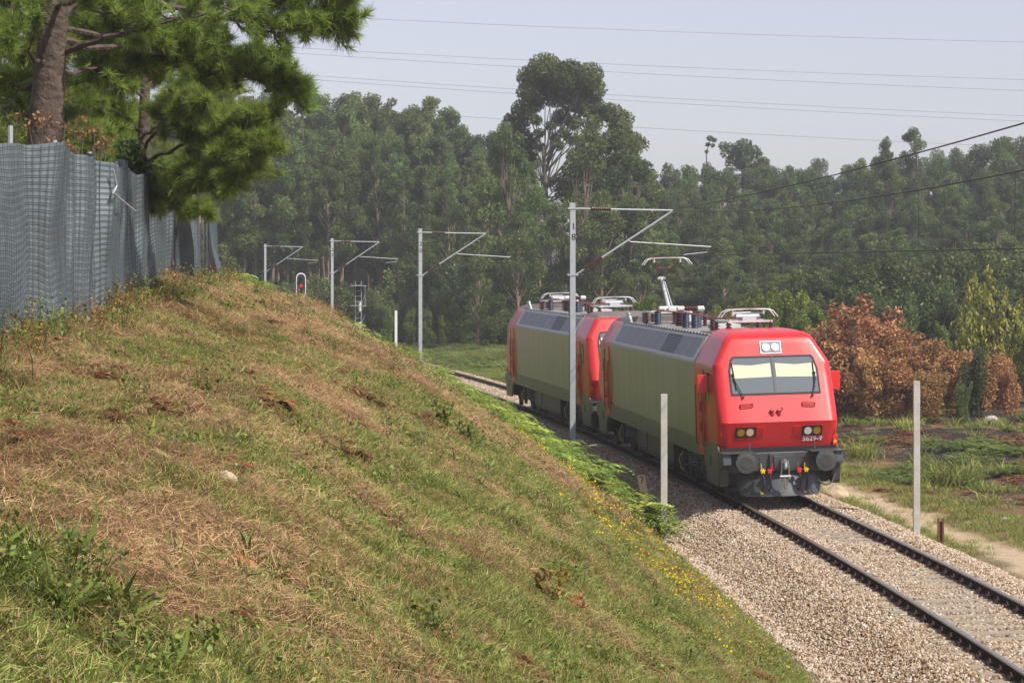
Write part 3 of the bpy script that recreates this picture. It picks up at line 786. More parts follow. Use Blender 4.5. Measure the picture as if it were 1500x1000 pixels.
    for x, y, h in ((-.75, 14.5, .34), (-.1, 13.4, .36), (-.35, 11.6, .42), (-.28, 11.45, .42), (.3, 10.9, .36), (-.5, 6.0, .36), (.3, 9.6, .3)):
        part('ins1%.2f' % y, 'brown_insulator', lambda m: insulator(m, (x, y, 3.98), (x, y, 3.98 + h), .10, 5), M['brown_ins'], root, smooth=40)
    for x, y, h in ((-.65, 13.2, .40), (-.45, 9.9, .42), (-.30, 9.35, .40), (-.12, 9.8, .38)):
        part('ins2%.2f' % y, 'blue_insulator', lambda m: insulator(m, (x, y, 3.98), (x, y, 3.98 + h), .115, 7, .8), M['blue_ins'], root, smooth=40)
    part('cbrkA', 'circuit_breaker', lambda m: m.lathe([(0, .05), (.02, .08), (.20, .085), (.23, .05)], (-.38, 11.6, 4.47), (-.20, 11.6, 4.47), 16), M['white'], root, smooth=35)
    part('cbrkB', 'circuit_breaker', lambda m: m.lathe([(0, .05), (.02, .08), (.18, .085), (.21, .05)], (.16, 11.3, 4.47), (.5, 11.3, 4.47), 16), M['white'], root, smooth=35)
    part('cbrkC', 'switch_box', lambda m: m.box((-.1, 13.4, 4.40), (.42, .42, .10)), M['white'], root)
    def cb2(m): insulator(m, (-.13, 11.55, 4.47), (.17, 11.3, 4.47), .075, 5)
    part('cbrk2', 'breaker_insulator', cb2, M['brown_ins'], root, smooth=40)
    part('bus', 'busbar', lambda m: m.tube([(-.65, 13.2, 4.40), (-.45, 9.9, 4.41), (-.40, 7.0, 4.36), (-.2, 4.6, 4.38)], .024, 6).tube([(-.65, 13.2, 4.40), (-.4, 15.2, 4.38)], .024, 6), M['busbar'], root)
    pantograph(root, 4.45, False, 1, 'folded pantograph')
    pantograph(root, 15.35, raised, 1, 'raised pantograph' if raised else 'folded pantograph')
    # below the floor
    def tank(m):
        m.prism([(7.3, 1.0), (13.1, 1.0), (13.1, .46), (12.9, .36), (7.5, .36), (7.3, .46)], 0, -1.36, 1.36)
    part('tank', 'underfloor_box', tank, M['under2'], root, bevel=.02)
    def tk2(m):
        m.box((sk * 1.37, yk, .72), (.03, wk, .48))
    for yk, wk, sk in ((11.9, 1.0, -1), (9.2, 3.9, -1), (11.9, 1.0, 1), (9.2, 3.9, 1)): part('tank%.1f%d' % (yk, sk), 'locker_lid', tk2, M['locker'], root, bevel=.01)
    bogie(root, 5.25, 'f'); bogie(root, LEN - 5.25, 'r')
    cab_end(root, False, number, bool(number)); cab_end(root, True, None)
    return root
LOCO_DX = 0.06
M['locker'] = mat('locker_lid_brown_grey', (0.15, 0.115, 0.085), .5, var=.12, vscale=2, dirt=(.1, .075, .05), dirt_amt=.6)
M['roof_grime'] = mat('grimy_cab_roof', (0.16, 0.135, 0.125), 0.7, var=.2, vscale=3)
make_loco(55.5, 'leading red and grey electric locomotive numbered 5629-9, rear pantograph raised to the wire', True, '5629-9')
make_loco(75.85, 'second red and grey locomotive, both pantographs folded, coupled behind the leading one', False, None)
# ------------------------------------------------------------------ overhead line
def text_mesh(name, body, size, parent, loc, rot, mt, off=.002):
    cu = bpy.data.curves.new(name, 'FONT'); cu.body = body; cu.size = size; cu.align_x = 'CENTER'; cu.align_y = 'CENTER'
    cu.extrude = .002; cu.offset = off; cu.materials.append(mt)
    o = text_object(name, cu, parent); o.location = loc; o.rotation_euler = rot
    return o
def mast(px, Y, ztop, label, digits, arm=3.1, zt=7.45, full=True):
    X = (px - 750) / 3400 * Y
    zb = min(zg(X, Y), -.1) - .3
    s_ = slope(Y)
    r = empty('catenary_mast', (X, Y, zb), (0, 0, -math.atan(s_)), label, 'catenary mast', 'catenary masts along the left side of the track')
    H = ztop - zb
    m = MB()
    m.box((0, -.085, H / 2), (.165, .012, H)); m.box((0, .085, H / 2), (.165, .012, H))
    m.build('mast_flange', M['galv'], r)
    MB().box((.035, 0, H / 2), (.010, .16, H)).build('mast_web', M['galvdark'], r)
    MB().box((0, 0, .12), (.5, .5, .5)).build('footing', M['concrete'], r, bevel=.04)
    def B(z): return z - zb
    zt = ztop - .17; zl = zt - 2.0
    top0 = Vector((.09, 0, B(zt))); tip = Vector((arm, 0, B(zt) - .05)); low0 = Vector((.10, 0, B(zl)))
    d = (tip - low0).normalized()
    MB().tube([top0, top0 + Vector((.52, 0, -.01))], .022, 8).tube([top0 + Vector((1.05, 0, -.02)), tip], .024, 8).box(top0 + Vector((-.09, 0, 0)), (.3, .22, .05)).build('top_tube', M['galv'], r)
    m = MB(); insulator(m, top0 + Vector((.48, 0, -.01)), top0 + Vector((1.08, 0, -.02)), .075, 9); m.build('brown_insulator', M['brown_ins'], r, smooth=40)
    MB().tube([low0, low0 + d * .38], .022, 8).tube([low0 + d * .9, tip], .03, 8).box(low0 + Vector((-.1, 0, 0)), (.32, .22, .05)).build('bracket_tube', M['galv'], r)
    m = MB(); insulator(m, low0 + d * .34, low0 + d * .95, .078, 9); m.build('brown_insulator', M['brown_ins'], r, smooth=40)
    q = low0 + d * 1.92
    e = q + Vector((2.55, 0, -.20))
    m = MB().tube([q, q + Vector((.06, 0, -.05)), e], .018, 6)
    m.build('registration_tube', M['galv'], r)
    if full:
        MB().tube([e + Vector((-.12, 0, -.02)), e + Vector((-.12, 0, -.16)), e + Vector((-.85, 0, -.24))], .013, 6).build('steady_arm', M['galv'], r)
    for k, ch in enumerate(digits):
        text_mesh('number_plate', ch, .27, r, (.02, -.0935, H - .72 - k * .32), (R(90), 0, 0), M['black'])
    return r, Vector((X, Y, zb)) + Matrix.Rotation(-math.atan(s_), 3, 'Z') @ tip, Vector((X, Y, zb)) + Matrix.Rotation(-math.atan(s_), 3, 'Z') @ (e + Vector((-.85, 0, -.26)))
mi = []
mi.append(mast(838.5, 70, 7.6, 'tall grey catenary mast beside the second locomotive, nearest, marked 18', '18'))
mi.append(mast(615.5, 108, 7.37, 'grey catenary mast where the far rails vanish behind the ferns, marked 20', '20', full=False))
mi.append(mast(486.5, 146, 7.31, 'grey catenary mast between the red signal and the striped signal post, marked 22', '22', arm=3.0))
mi.append(mast(388.5, 184, 7.25, 'farthest small grey catenary mast just behind the bank crest beside the red signal', '', arm=3.0))
def wire(name, label, P, r, cat='overhead wire', group=None, sag=0.0, mt=None, n=14):
    pts = []
    for a, b in zip(P[:-1], P[1:]):
        a = Vector(a); b = Vector(b)
        for k in range(n):
            u = k / n; p = a.lerp(b, u); p.z -= sag * 4 * u * (1 - u); pts.append(p)
    pts.append(Vector(P[-1]))
    o = MB().tube(pts, r, 5).build(name, mt or M['wire'], None)
    return tag(o, label, cat, group)
tips = [m_[1] for m_ in mi]; cons = [m_[2] for m_ in mi]
nearY = 24.0
ntip = Vector((float(Xc(nearY)) + .15, nearY, 7.55)); ncon = Vector((float(Xc(nearY)) + .1, nearY, 6.02))
for c_, yy in zip(cons, (70, 108, 146, 184)): c_.x = float(Xc(yy)) + .1; c_.z = 6.0
wire('messenger_wire', 'dark messenger wire sagging between the mast tips above the contact wire', [ntip] + tips, .012, sag=.42)
wire('contact_wire', 'thin dark contact wire level with the raised pantograph head', [ncon] + cons, .012)
a = tips[0]; b = at(1500, 152, 30.0); b2 = a + (b - a) * 1.6
wire('feeder_wire', 'steepest dark wire, climbing from the nearest mast tip to the upper right', [b2, a + Vector((0, 0, .03)), tips[1] + Vector((-.1, 0, .25))], .012, sag=.28)
m = MB()
for k in range(1, 8):
    u = k / 8; p = ntip.lerp(tips[0], u); p.z -= .42 * 4 * u * (1 - u); q = ncon.lerp(cons[0], u)
    m.tube([p, q], .004, 4)
tag(m.build('dropper_wire', M['wire']), 'thin vertical dropper wires linking messenger wire and contact wire', 'overhead wire', kind='stuff')

# power lines high above the wood
pl = [(27, 62, 'uppermost', 525), (72, 117, 'second', 465), (80, 133, 'third', 460), (110, 170, 'fourth', 445), (116, 178, 'fifth', 445), (170, 216, 'lowest', 665)]
for y0, y1, nm, x0 in pl:
    k = (y1 - y0) / (1500 - x0); Yp = 255.0
    pts = [at(x0 + (xx - x0), y0 + k * (xx - x0) - .0000135 * (xx - x0) * (1500 - xx) * -1, Yp + (xx - 750) * .02) for xx in np.linspace(-500, 2300, 22)]
    o = MB().tube(pts, .018, 5).build('power_line', M['linewire'])
    tag(o, 'thin grey power line across the sky, %s of the six' % nm, 'power line', 'power lines crossing the sky above the wood')

# ------------------------------------------------------------------ signals and posts
def signal(px, py, Y, label, facing, zhead, big=1.0):
    p = at(px, py, Y); zb = min(zg(p.x, Y), -.2) - .2
    r = empty('railway_signal', (p.x, Y, zb), (0, 0, 0 if facing else R(180) - .25), label, 'railway signal', 'colour light signals beside the track')
    B = zhead - zb
    W, Hh = .34, .88
    def outline(w, h, n=12):
        o = []
        for k in range(n + 1): a = math.pi * k / n; o.append((w * math.cos(a), h - w + w * math.sin(a)))
        for k in range(n + 1): a = math.pi + math.pi * k / n; o.append((w * math.cos(a), -h + w + w * math.sin(a)))
        return o
    hd = MB().prism([(x, z + B) for x, z in outline(W * 1.04, Hh * 1.03)], 1, -.017, .03).build('signal_head', M['signalblack'], r)
    m = MB(); a_ = outline(W * 1.02, Hh * 1.02); b_ = outline(W * .86, Hh * .92)
    for i in range(len(a_)):
        j = (i + 1) % len(a_)
        m.prism([(x, z + B) for x, z in (a_[i], a_[j], b_[j], b_[i])], 1, -.03, -.018)
    m.build('white_border', M['signalwhite'], hd)
    MB().box((0, .16, B - .25), (.42, .28, 1.0)).build('signal_case', M['signalblack'], hd)
    for k, zz in enumerate((.42, -.02, -.45)):
        h = MB(); n = 10
        for q in range(n):
            a0 = math.pi * (q / n) * 1.2 - .3; a1 = math.pi * ((q + 1) / n) * 1.2 - .3
            x0, z0, x1, z1 = .15 * math.cos(a0), .15 * math.sin(a0), .15 * math.cos(a1), .15 * math.sin(a1)
            h.add([(x0, -.02, B + zz + z0), (x1, -.02, B + zz + z1), (x1 * .93, -.26, B + zz + z1 * .93), (x0 * .93, -.26, B + zz + z0 * .93)], [(0, 1, 2, 3)])
        h.build('lamp_hood', M['signalblack'], hd)
        lens = MB().lathe([(0, .02), (0, .10), (.01, .10)], (0, -.03, B + zz), (0, 1, B + zz), 16)
        lens.build('lamp_lens', M['redlamp'] if (k == 1 and facing) else M['black'], hd)
    # striped pole
    y = 0; z1 = B - Hh - .0; k = 0; seg = .58
    z = z1
    while z > .05:
        MB().tube([(0, .05, max(z - seg, 0)), (0, .05, z)], .085, 12).build('pole_band', M['signalwhite'] if k % 2 == 0 else M['signalblack'], r); z -= seg; k += 1
    m = MB()
    for sx in (-.17, .17): m.tube([(sx, .38, 0), (sx, .38, B + .2)], .016, 6)
    for q in np.arange(.3, B, .3): m.tube([(-.17, .38, q), (.17, .38, q)], .012, 6)
    for q in (B - .05, B - 1.15, B - 2.25):
        m.box((0, .42, q), (.85 if q > B - 2 else .8, .3, .04)); m.tube([(-.4, .42, q - .5), (-.17, .38, q - 1.0)], .014, 5)
    for sx in (-.4,): m.tube([(sx, .42, B - 1.15), (sx, .42, B - .05)], .014, 6)
    m.build('ladder', M['galv'], r)
    return r
signal(441, 418, 165, 'signal showing a red light in a white-bordered oval head above the bank crest', True, EYE - (418 - 384) / 3400 * 165)
signal(528, 413, 128, 'signal turned away, on a black and white striped pole with ladder', False, EYE - (417 - 384) / 3400 * 128)

def post(px, Y, py_top, py_base, w_, label, group='pale concrete posts beside the track', zb=None):
    X = (px - 750) / 3400 * Y; s = 3400 / Y
    zt = EYE - (py_top - 384) / s; z0 = EYE - (py_base - 384) / s - .5
    m = MB().box((0, 0, (zt - z0) / 2), (w_, w_ * .8, zt - z0))
    o = m.build('marker_post', M['concrete'], None, bevel=.012); o.location = (X, Y, z0)
    return tag(o, label, 'post', group)
post(972.5, 53.2, 577, 787, .15, 'pale square concrete post at the ballast edge, left of the leading locomotive')
o = post(1342.5, 55.0, 558, 777, .155, 'pale square concrete post beside the dirt path, right of the locomotive')
o = post(580, 113, 455, 522, .125, 'slim white post left of the mast marked 20, by the far ferns')
o.data.materials[0] = M['signalwhite']
X = (1378 - 750) / 3400 * 53.3
o = MB().box((-.05, 0, .3), (.035, .10, .72)).box((.05, 0, .3), (.035, .10, .70)).box((0, .02, .28), (.08, .03, .6)).build('rusty_stub', M['rust'], None)
o.location = (X, 53.3, zg(X, 53.3)); tag(o, 'short rusty steel stub post at the edge of the dirt path', 'post')
Yk = 58.5; p = at(946, 730, Yk)
r = empty('kilometre_marker', (p.x, Yk, p.z - .12), (R(-6), R(-9), R(10)), 'small leaning cream marker board with the figure 7 among the ferns', 'marker')
MB().box((0, 0, .36), (.20, .045, .72)).build('board', M['wood'], r, bevel=.006)
text_mesh('figure', '7', .26, r, (0, -.026, .58), (R(90), 0, 0), M['rust'])

# boulders
def boulder(name, px, py, Y, sx, sz, mt, label, seed):
    import bmesh
    bm = bmesh.new(); bmesh.ops.create_icosphere(bm, subdivisions=3, radius=1)
    for v in bm.verts:
        c = v.co
        k = 1 + .5 * (float(fbm(c.x * 1.3 + seed, c.y * 1.3 + c.z * 1.1, seed)) - .5) + .25 * (float(vnoise(c.x * 4 + seed, c.y * 4 + c.z * 3, seed)) - .5)
        v.co = Vector((c.x * sx, c.y * sx * .7, c.z * sz)) * k
    me = bpy.data.meshes.new(name); bm.to_mesh(me); bm.free(); me.materials.append(mt)
    X = (px - 750) / 3400 * Y
    o = link(name, me, None, (X, Y, zg(X, Y) + sz * .45)); tag(o, label, 'rock'); return o
boulder('boulder', 1226, 710, 63.5, .36, .26, M['stone'], 'sandy boulder beside the track, right of the locomotive front', 3)
boulder('boulder', 1452, 640, 90, .30, .20, M['stonewhite'], 'white boulder on the charred ground in front of the brown shrubs', 8)
boulder('boulder', 331, 746, 15.3, .075, .06, M['stone'], 'pale pinkish stone lying on the dry grass of the bank', 11)
boulder('boulder', 1470, 768, 58, .10, .05, M['stonewhite'], 'small flat pale stone in the grass right of the path', 15)
for k, (px, py, Y, lab) in enumerate(((245, 716, 16.6, 'crumpled silvery wrapper on the bank, left of the pale stone'), (728, 846, 22, 'torn white paper scrap on the bank above the red-leaved plant'), (1070, 722 + 240, 37, 'white scrap lying in the grass near the bottom edge'))):
    pts = []; m = MB(); n = 6; s = .02
    v = [(random.uniform(-s, s) + (i - 2.5) * s * .7, random.uniform(-s, s) + (j - 2.5) * s * .5, random.uniform(0, s * 1.3) + .02) for i in range(n) for j in range(n)]
    f = [(i * n + j, i * n + j + 1, (i + 1) * n + j + 1, (i + 1) * n + j) for i in range(n - 1) for j in range(n - 1)]
    o = m.add(v, f).build('litter_scrap', M['litter']); X = (px - 750) / 3400 * Y
    o.location = (X, Y, zg(X, Y) + .05); tag(o, lab, 'litter')
# ------------------------------------------------------------------ netting fence on top of the bank
net_m = mat('blue_grey_netting', (0.05, 0.07, 0.08), 0.6, var=.4, vscale=3)
fm = mat('pale_blue_grey_sheeting', (0.165, 0.20, 0.215), 0.6, var=.5, vscale=1.1, dirt=(.06, .065, .06), dirt_amt=.9)
fence = empty('netting_fence', (-5.3, 25, 5.1), label='blue-grey netting fence over pleated sheeting along the top of the bank', cat='fence')
fl = Vector(fence.location)
# segments: (Y start, Y end, lateral offset of both ends, pleat depth)
segs = [(14.0, 22.0, 0, 0, .03), (22.05, 28.0, .0, .02, .04), (28.05, 34.5, .02, -.05, .05), (34.55, 41.0, -.10, -.05, .05), (41.05, 47.6, .22, .06, .06), (47.7, 53.6, -.45, -.42, .05), (53.7, 64.6, .16, -.05, .05)]
TF = 13.78
def fence_x(Y): return Xc(Y) - TF
for si, (a, b_, o0, o1, dp) in enumerate(segs):
    n = int((b_ - a) / .045); yy = np.linspace(a, b_, n); u = (yy - a) / (b_ - a)
    bend = .35 * sstep(.25, 0, u) * (si in (4, 6))
    ph = vnoise(yy * .7, 0 * yy, 70 + si) * 9
    lat = o0 + (o1 - o0) * u + .30 * (vnoise(yy * .75, 0 * yy, 75) - .5) + .22 * (vnoise(yy * 1.7, 0 * yy, 76) - .5) * vnoise(yy * .5, 0 * yy, 74) * 2 + dp * 1.5 * (vnoise(yy * 3.1, 0 * yy, 77) - .5)
    X0 = fence_x(yy)
    zb = zground(Xc(yy) - X0 - lat, yy) - .06
    zt = 5.22 + 1.96 + .04 * np.sin(yy * 1.7) + .22 * (vnoise(yy * .55, 0 * yy, 79) - .5) + .06 * (vnoise(yy * 2, 0 * yy, 83) - .5) - .10 * (yy > 44) 
    nz_ = 14; Vv = []
    for k in range(nz_ + 1):
        h = k / nz_
        bow = lat * (.75 + .25 * math.cos(h * 5 + si)) + bend * (1 - h) * .0 + .06 * (vnoise(yy * .7, 0 * yy + h * 1.4, 78) - .5)
        if si in (4, 6): bow = bow + .28 * (1 - h) ** 2 * np.exp(-((u - .0) / .18) ** 2)
        Vv.append(np.stack([X0 + bow, yy, zb + (zt - zb) * h], 1))
    G = np.array(Vv)                                      # (nz+1, n, 3)
    Vf = G.reshape(-1, 3) - np.array(fl)
    ii = np.arange(nz_ * n).reshape(nz_, n)[:, :-1].ravel()
    back = Vf - np.array([.012, 0, 0])
    Fq = np.stack([ii, ii + 1, ii + n + 1, ii + n], 1)
    Fq = np.concatenate([Fq, Fq[:, ::-1] + len(Vf)])
    me = mesh_np('sheeting', np.concatenate([Vf, back]), Fq, fm, True)
    link('sheeting', me, fence)
    # netting strands in front of the sheet
    off = np.array([.02, 0, 0]); mv = []; mf = []; c = 0
    def ribbon(A, B2):
        global c
        k = len(A); mv.append(np.concatenate([A, B2])); i = np.arange(k - 1)
        mf.append(np.stack([i, i + 1, i + 1 + k, i + k], 1) + c); c += 2 * k
    c = 0
    hw = .0055
    for h in np.arange(.01, 1.0, .036):
        f_ = h * nz_; k0 = int(f_); fr = f_ - k0
        L_ = (G[k0] * (1 - fr) + G[min(k0 + 1, nz_)] * fr) - np.array(fl) + off
        L_ = L_[::2]; L_ = L_ + np.stack([0 * L_[:, 0], 0 * L_[:, 0], .02 * (vnoise(L_[:, 1] * 2, 0 * L_[:, 1] + h * 9, 81) - .5)], 1)
        ribbon(L_ - [0, 0, hw], L_ + [0, 0, hw])
    for k in range(0, n, 3):
        L_ = G[:, k] - np.array(fl) + off
        ribbon(L_ - [hw * .7, hw * .7, 0], L_ + [hw * .7, hw * .7, 0])
    me = mesh_np('netting', np.concatenate(mv), np.concatenate(mf), net_m)
    o = link('netting', me, fence); o['kind'] = 'stuff'
    # posts
    for yy_ in np.arange(a + .3, b_, 3.0):
        x_ = float(fence_x(yy_)) - .16; z_ = float(zground(np.array(TF + .16), np.array(yy_)))
        MB().tube([Vector((x_, yy_, z_ - .2)) - fl, Vector((x_, yy_, 7.30)) - fl], .028, 8).build('fence_post', M['galv'], fence)
p0 = Vector((float(fence_x(31.5)) + .14, 31.5, 6.75)) - fl
MB().tube([p0 + Vector((0, 0, .32)), p0 + Vector((.03, .1, .1)), p0, p0 + Vector((.06, .6, -.12)), p0 + Vector((.1, 1.2, -.22))], .014, 6).build('loose_wire', M['galv'], fence)
# ------------------------------------------------------------------ foliage tools
def leaf_quads(C, size, rg, droop=0.0, aspect=.38, size_var=.4, dirs=None, up_bias=0.0):
    """one leaf quad (diamond) per centre; returns V (4n,3), F (n,4)"""
    n = len(C)
    d = rg.normal(size=(n, 3)) if dirs is None else dirs + rg.normal(size=(n, 3)) * .5
    d[:, 2] -= droop; d /= np.linalg.norm(d, axis=1)[:, None] + 1e-9
    nn = rg.normal(size=(n, 3)); nn[:, 2] += up_bias
    s = np.cross(d, nn); s /= np.linalg.norm(s, axis=1)[:, None] + 1e-9
    L_ = (size * (1 + size_var * rg.uniform(-1, 1, n)))[:, None] * .5; W_ = L_ * aspect
    V = np.empty((n, 4, 3)); V[:, 0] = C - d * L_; V[:, 1] = C + s * W_ - d * L_ * .1; V[:, 2] = C + d * L_; V[:, 3] = C - s * W_ - d * L_ * .1
    return V.reshape(-1, 3), np.arange(4 * n).reshape(n, 4)
def clump_points(c, r, n, rg, shell=.5):
    u = rg.normal(size=(n, 3)); u /= np.linalg.norm(u, axis=1)[:, None]
    k = rg.uniform(0, 1, n) ** (1 / 3.0); k = shell + (1 - shell) * k
    k = np.where(rg.uniform(0, 1, n) < .25, k * rg.uniform(.2, 1, n), k)
    return np.asarray(c) + u * k[:, None] * np.asarray(r)
def crown_mesh(name, clumps, per, size, mt, rg, droop=.5, aspect=.38, shell=.55):
    """clumps: list of (centre, radii); each clump is a loose ball of leaves with its own tint"""
    Vs = []; rn = []
    vol = np.array([np.prod(r) ** (2 / 3) for c, r in clumps]); cnt = (per * len(clumps) * vol / vol.sum()).astype(int) + 4
    for (c, r), n in zip(clumps, cnt):
        P = clump_points(c, r, n, rg, shell)
        Vq, _ = leaf_quads(P, size, rg, droop, aspect)
        Vs.append(Vq)
        q = np.clip(rg.uniform(0, 1, n) * .75 + rg.uniform(-.1, .3), 0, 1); rn.append(np.repeat(q, 4))
    V = np.concatenate(Vs); n = len(V) // 4
    return mesh_np(name, V, np.arange(4 * n).reshape(n, 4), mt, False, {'rnd': ('FLOAT', np.concatenate(rn))})
def limb(p, q, rg, sag=.1, n=5):
    p = np.array(p, float); q = np.array(q, float); pts = []
    m = rg.normal(size=3) * np.linalg.norm(q - p) * sag
    for k in range(n + 1):
        u = k / n; pts.append(tuple(p + (q - p) * u + m * 4 * u * (1 - u) * .5))
    return pts

G_euc = leaf_mat('eucalyptus_leaf', (0.066, 0.102, 0.026), (0.245, 0.315, 0.092), .42, .45, .30)
G_dark = leaf_mat('dark_evergreen_leaf', (0.050, 0.080, 0.022), (0.190, 0.245, 0.072), .38, .45, .30)
G_young = leaf_mat('young_bright_leaf', (0.085, 0.125, 0.022), (0.27, 0.33, 0.07), .4, .5, .25)
G_brown = leaf_mat('scorched_brown_leaf', (0.20, 0.095, 0.036), (0.72, 0.40, 0.185), .3, .6, .22)
G_dry = leaf_mat('withered_leaf', (0.09, 0.045, 0.02), (0.38, 0.21, 0.10), .3, .6, .15)
G_will = leaf_mat('yellow_green_leaf', (0.17, 0.20, 0.035), (0.52, 0.52, 0.12), .35, .5, .15)
G_pine = leaf_mat('pine_needle', (0.10, 0.155, 0.026), (0.48, 0.58, 0.12), .52, .45, .15)
bark_e = mat('eucalyptus_bark', (0.215, 0.165, 0.115), .85, var=.35, vscale=1.6)
bark_g = mat('grey_limb_bark', (0.19, 0.16, 0.13), .85, var=.3, vscale=2)
bark_d = mat('dark_bark', (0.10, 0.075, 0.055), .9, var=.35, vscale=6, bump=.5, bscale=12)
bark_p = mat('pine_bark', (0.085, 0.062, 0.048), .95, var=.5, vscale=7, bump=1.0, bscale=13)
bark_p.node_tree.nodes['Bump'].inputs['Distance'].default_value = .05

def proto_tall(seed, H=20.0, cw=2.3, bare=.45, leaves=11500, top_round=True):
    rg = np.random.default_rng(seed)
    tr = MB(); lean = rg.normal(size=2) * .5
    trunk = lambda h: np.array([lean[0] * (h / H) ** 1.6 + .12 * math.sin(h * .5 + seed), lean[1] * (h / H) ** 1.6, h])
    pts = [tuple(trunk(h)) for h in np.linspace(-.3, H * .93, 10)]
    tr.tube(pts, [max(.03, .17 * (1 - .85 * k / 9)) for k in range(10)], 7)
    cl = []
    nb = 30
    for k in range(nb):
        u = (k + rg.uniform(0, .8)) / nb; h = H * (bare + (1 - bare) * u * .97)
        w_ = cw * (.45 + .75 * math.sin(math.pi * min(1, (u * .86 + .14)))) * rg.uniform(.6, 1.1)
        a = rg.uniform(0, 2 * math.pi) + k * 2.4
        c = trunk(h) + np.array([math.cos(a) * w_ * .62, math.sin(a) * w_ * .62, rg.uniform(-.2, .5)])
        rr = rg.uniform(.42, .98) * (1.15 - .4 * u) * cw / 2.3
        cl.append((c, (rr, rr, rr * rg.uniform(.8, 1.15))))
        b0 = trunk(max(.3 * H, h - w_ * .9 - .4)); tr.tube(limb(b0, c, rg, .08, 3), [.06, .045, .035, .02], 5)
    cl.append((trunk(H * .955), (.7 * cw / 2.3, .7 * cw / 2.3, H * .045)))
    return tr.mesh('trunk', bark_e), crown_mesh('crown', cl, leaves // len(cl), .27, G_euc, rg, .7, .36, .2)
def proto_broad(seed, H=14.0, cw=4.0, base=.12, leaves=11000, mt=None, lsize=.36, trunk_r=.2, nb=40):
    rg = np.random.default_rng(seed); tr = MB(); cl = []
    tr.tube([(0, 0, -.3), (.1, 0, H * .3), (.2, .1, H * .6), (.1, .2, H * .85)], [trunk_r, trunk_r * .8, trunk_r * .5, .04], 8)
    for k in range(nb):
        u = (k + rg.uniform(0, .9)) / nb; h = H * (base + (1 - base) * u * .93)
        w_ = cw * (max(.08, math.sin(math.pi * min(.97, u * .80 + .16))) ** .7) * rg.uniform(.35, 1.0)
        a = rg.uniform(0, 2 * math.pi) + k * 2.4; c = np.array([math.cos(a) * w_ * .8, math.sin(a) * w_ * .8, h])
        rr = rg.uniform(.5, 1.25) * cw / 4.0
        cl.append((c, (rr * 1.1, rr * 1.1, rr * .85)))
        tr.tube(limb((0.1, 0.05, max(.2, h * .6)), c, rg, .1, 3), [.07 * trunk_r / .2, .05, .035, .02], 5)
    return tr.mesh('trunk', bark_e if mt is None or mt is G_euc else bark_d), crown_mesh('crown', cl, leaves // len(cl), lsize, mt or G_dark, rg, .5, .38, .25)
def proto_shrub(seed, H=4.0, cw=1.6, leaves=6000, mt=None, lsize=.17, droop=.2, stems=6, aspect=.42):
    rg = np.random.default_rng(seed); tr = MB(); cl = []
    for k in range(stems):
        a = rg.uniform(0, 6.28); r_ = cw * rg.uniform(.1, .75); top = np.array([math.cos(a) * r_, math.sin(a) * r_, H * rg.uniform(.65, 1.0)])
        tr.tube(limb((math.cos(a) * .15, math.sin(a) * .15, -.15), top, rg, .06, 4), [.04, .035, .028, .02, .008], 5)
        nn = 6
        for q in range(nn):
            u = .14 + .86 * (q + rg.uniform(0, .6)) / nn; c = top * np.array([u, u, u]) + rg.normal(size=3) * cw * .13
            rr = cw * rg.uniform(.2, .36) * (1.15 - .55 * u)
            cl.append((c, (rr, rr, rr * 1.5)))
    return tr.mesh('stem', bark_d), crown_mesh('foliage', cl, leaves // len(cl), lsize, mt, rg, droop, aspect, .35)

P_tall = [proto_tall(100 + k, 20, 2.2 + .25 * (k % 3), (.40, .50, .36, .46)[k % 4]) for k in range(6)]
P_broad = [proto_broad(200 + k, 14, 3.9, .03, 15000, None, .28) for k in range(4)] 
P_euc2 = [proto_broad(230 + k, 15, 3.6, .14, 15000, G_euc, .28) for k in range(3)]
P_young = [proto_shrub(300 + k, 5, 1.7, 9000, G_young, .19, .1, 6, .4) for k in range(3)]
P_under = [proto_shrub(330 + k, 5, 2.3, 11000, G_dark, .20, .1, 7, .5) for k in range(3)]
P_brown = [proto_shrub(360 + k, 4.4, 1.75, 13000, G_brown, .155, .35, 9, .5) for k in range(4)]

used_first = {}
def plant(protos, k, name, X, Y, s, label, cat, group, parts=('trunk', 'crown'), sx=None, zoff=0.0, rot=None):
    tm, cm = protos[k % len(protos)]
    r = empty(name, (X, Y, zg(X, Y) + zoff), (0, 0, random.uniform(0, 6.28) if rot is None else rot), label, cat, group)
    r.scale = (sx or s, sx or s, s)
    link(parts[0], tm, r); link(parts[1], cm, r)
    return r
rt = random.Random(11)
def ptop(xs, ys, px): return float(np.interp(px, xs, ys))
# the tall wood on the left: back row sets the outline, rows in front stand lower
SX = [-250, 100, 330, 400, 430, 470, 510, 540, 570, 585, 600, 615, 640, 655, 665, 690, 712, 735, 760]
SY = [150, 150, 150, 130, 138, 133, 128, 140, 136, 165, 148, 142, 140, 160, 185, 190, 182, 195, 200]
SECL = ((320, 'behind the pines and fence'), (420, 'above the fence end'), (470, 'above the red signal'), (530, 'above the signal-side mast'), (600, 'above the white post'), (665, 'above the mast at the bend'), (9999, 'just left of the tallest tree'))
SECR = ((960, 'above the second locomotive'), (1060, 'above the raised pantograph'), (1160, 'above the leading locomotive'), (1300, 'above taller brown shrubs'), (1400, 'above lower brown shrubs'), (9999, 'above the drooping tree'))
ROWL = ('on the skyline of the', 'just below the skyline of the', 'in the middle of the', 'at the front of the')
def sec(S, px): return [n for lim, n in S if px < lim][0]
n_ = 0
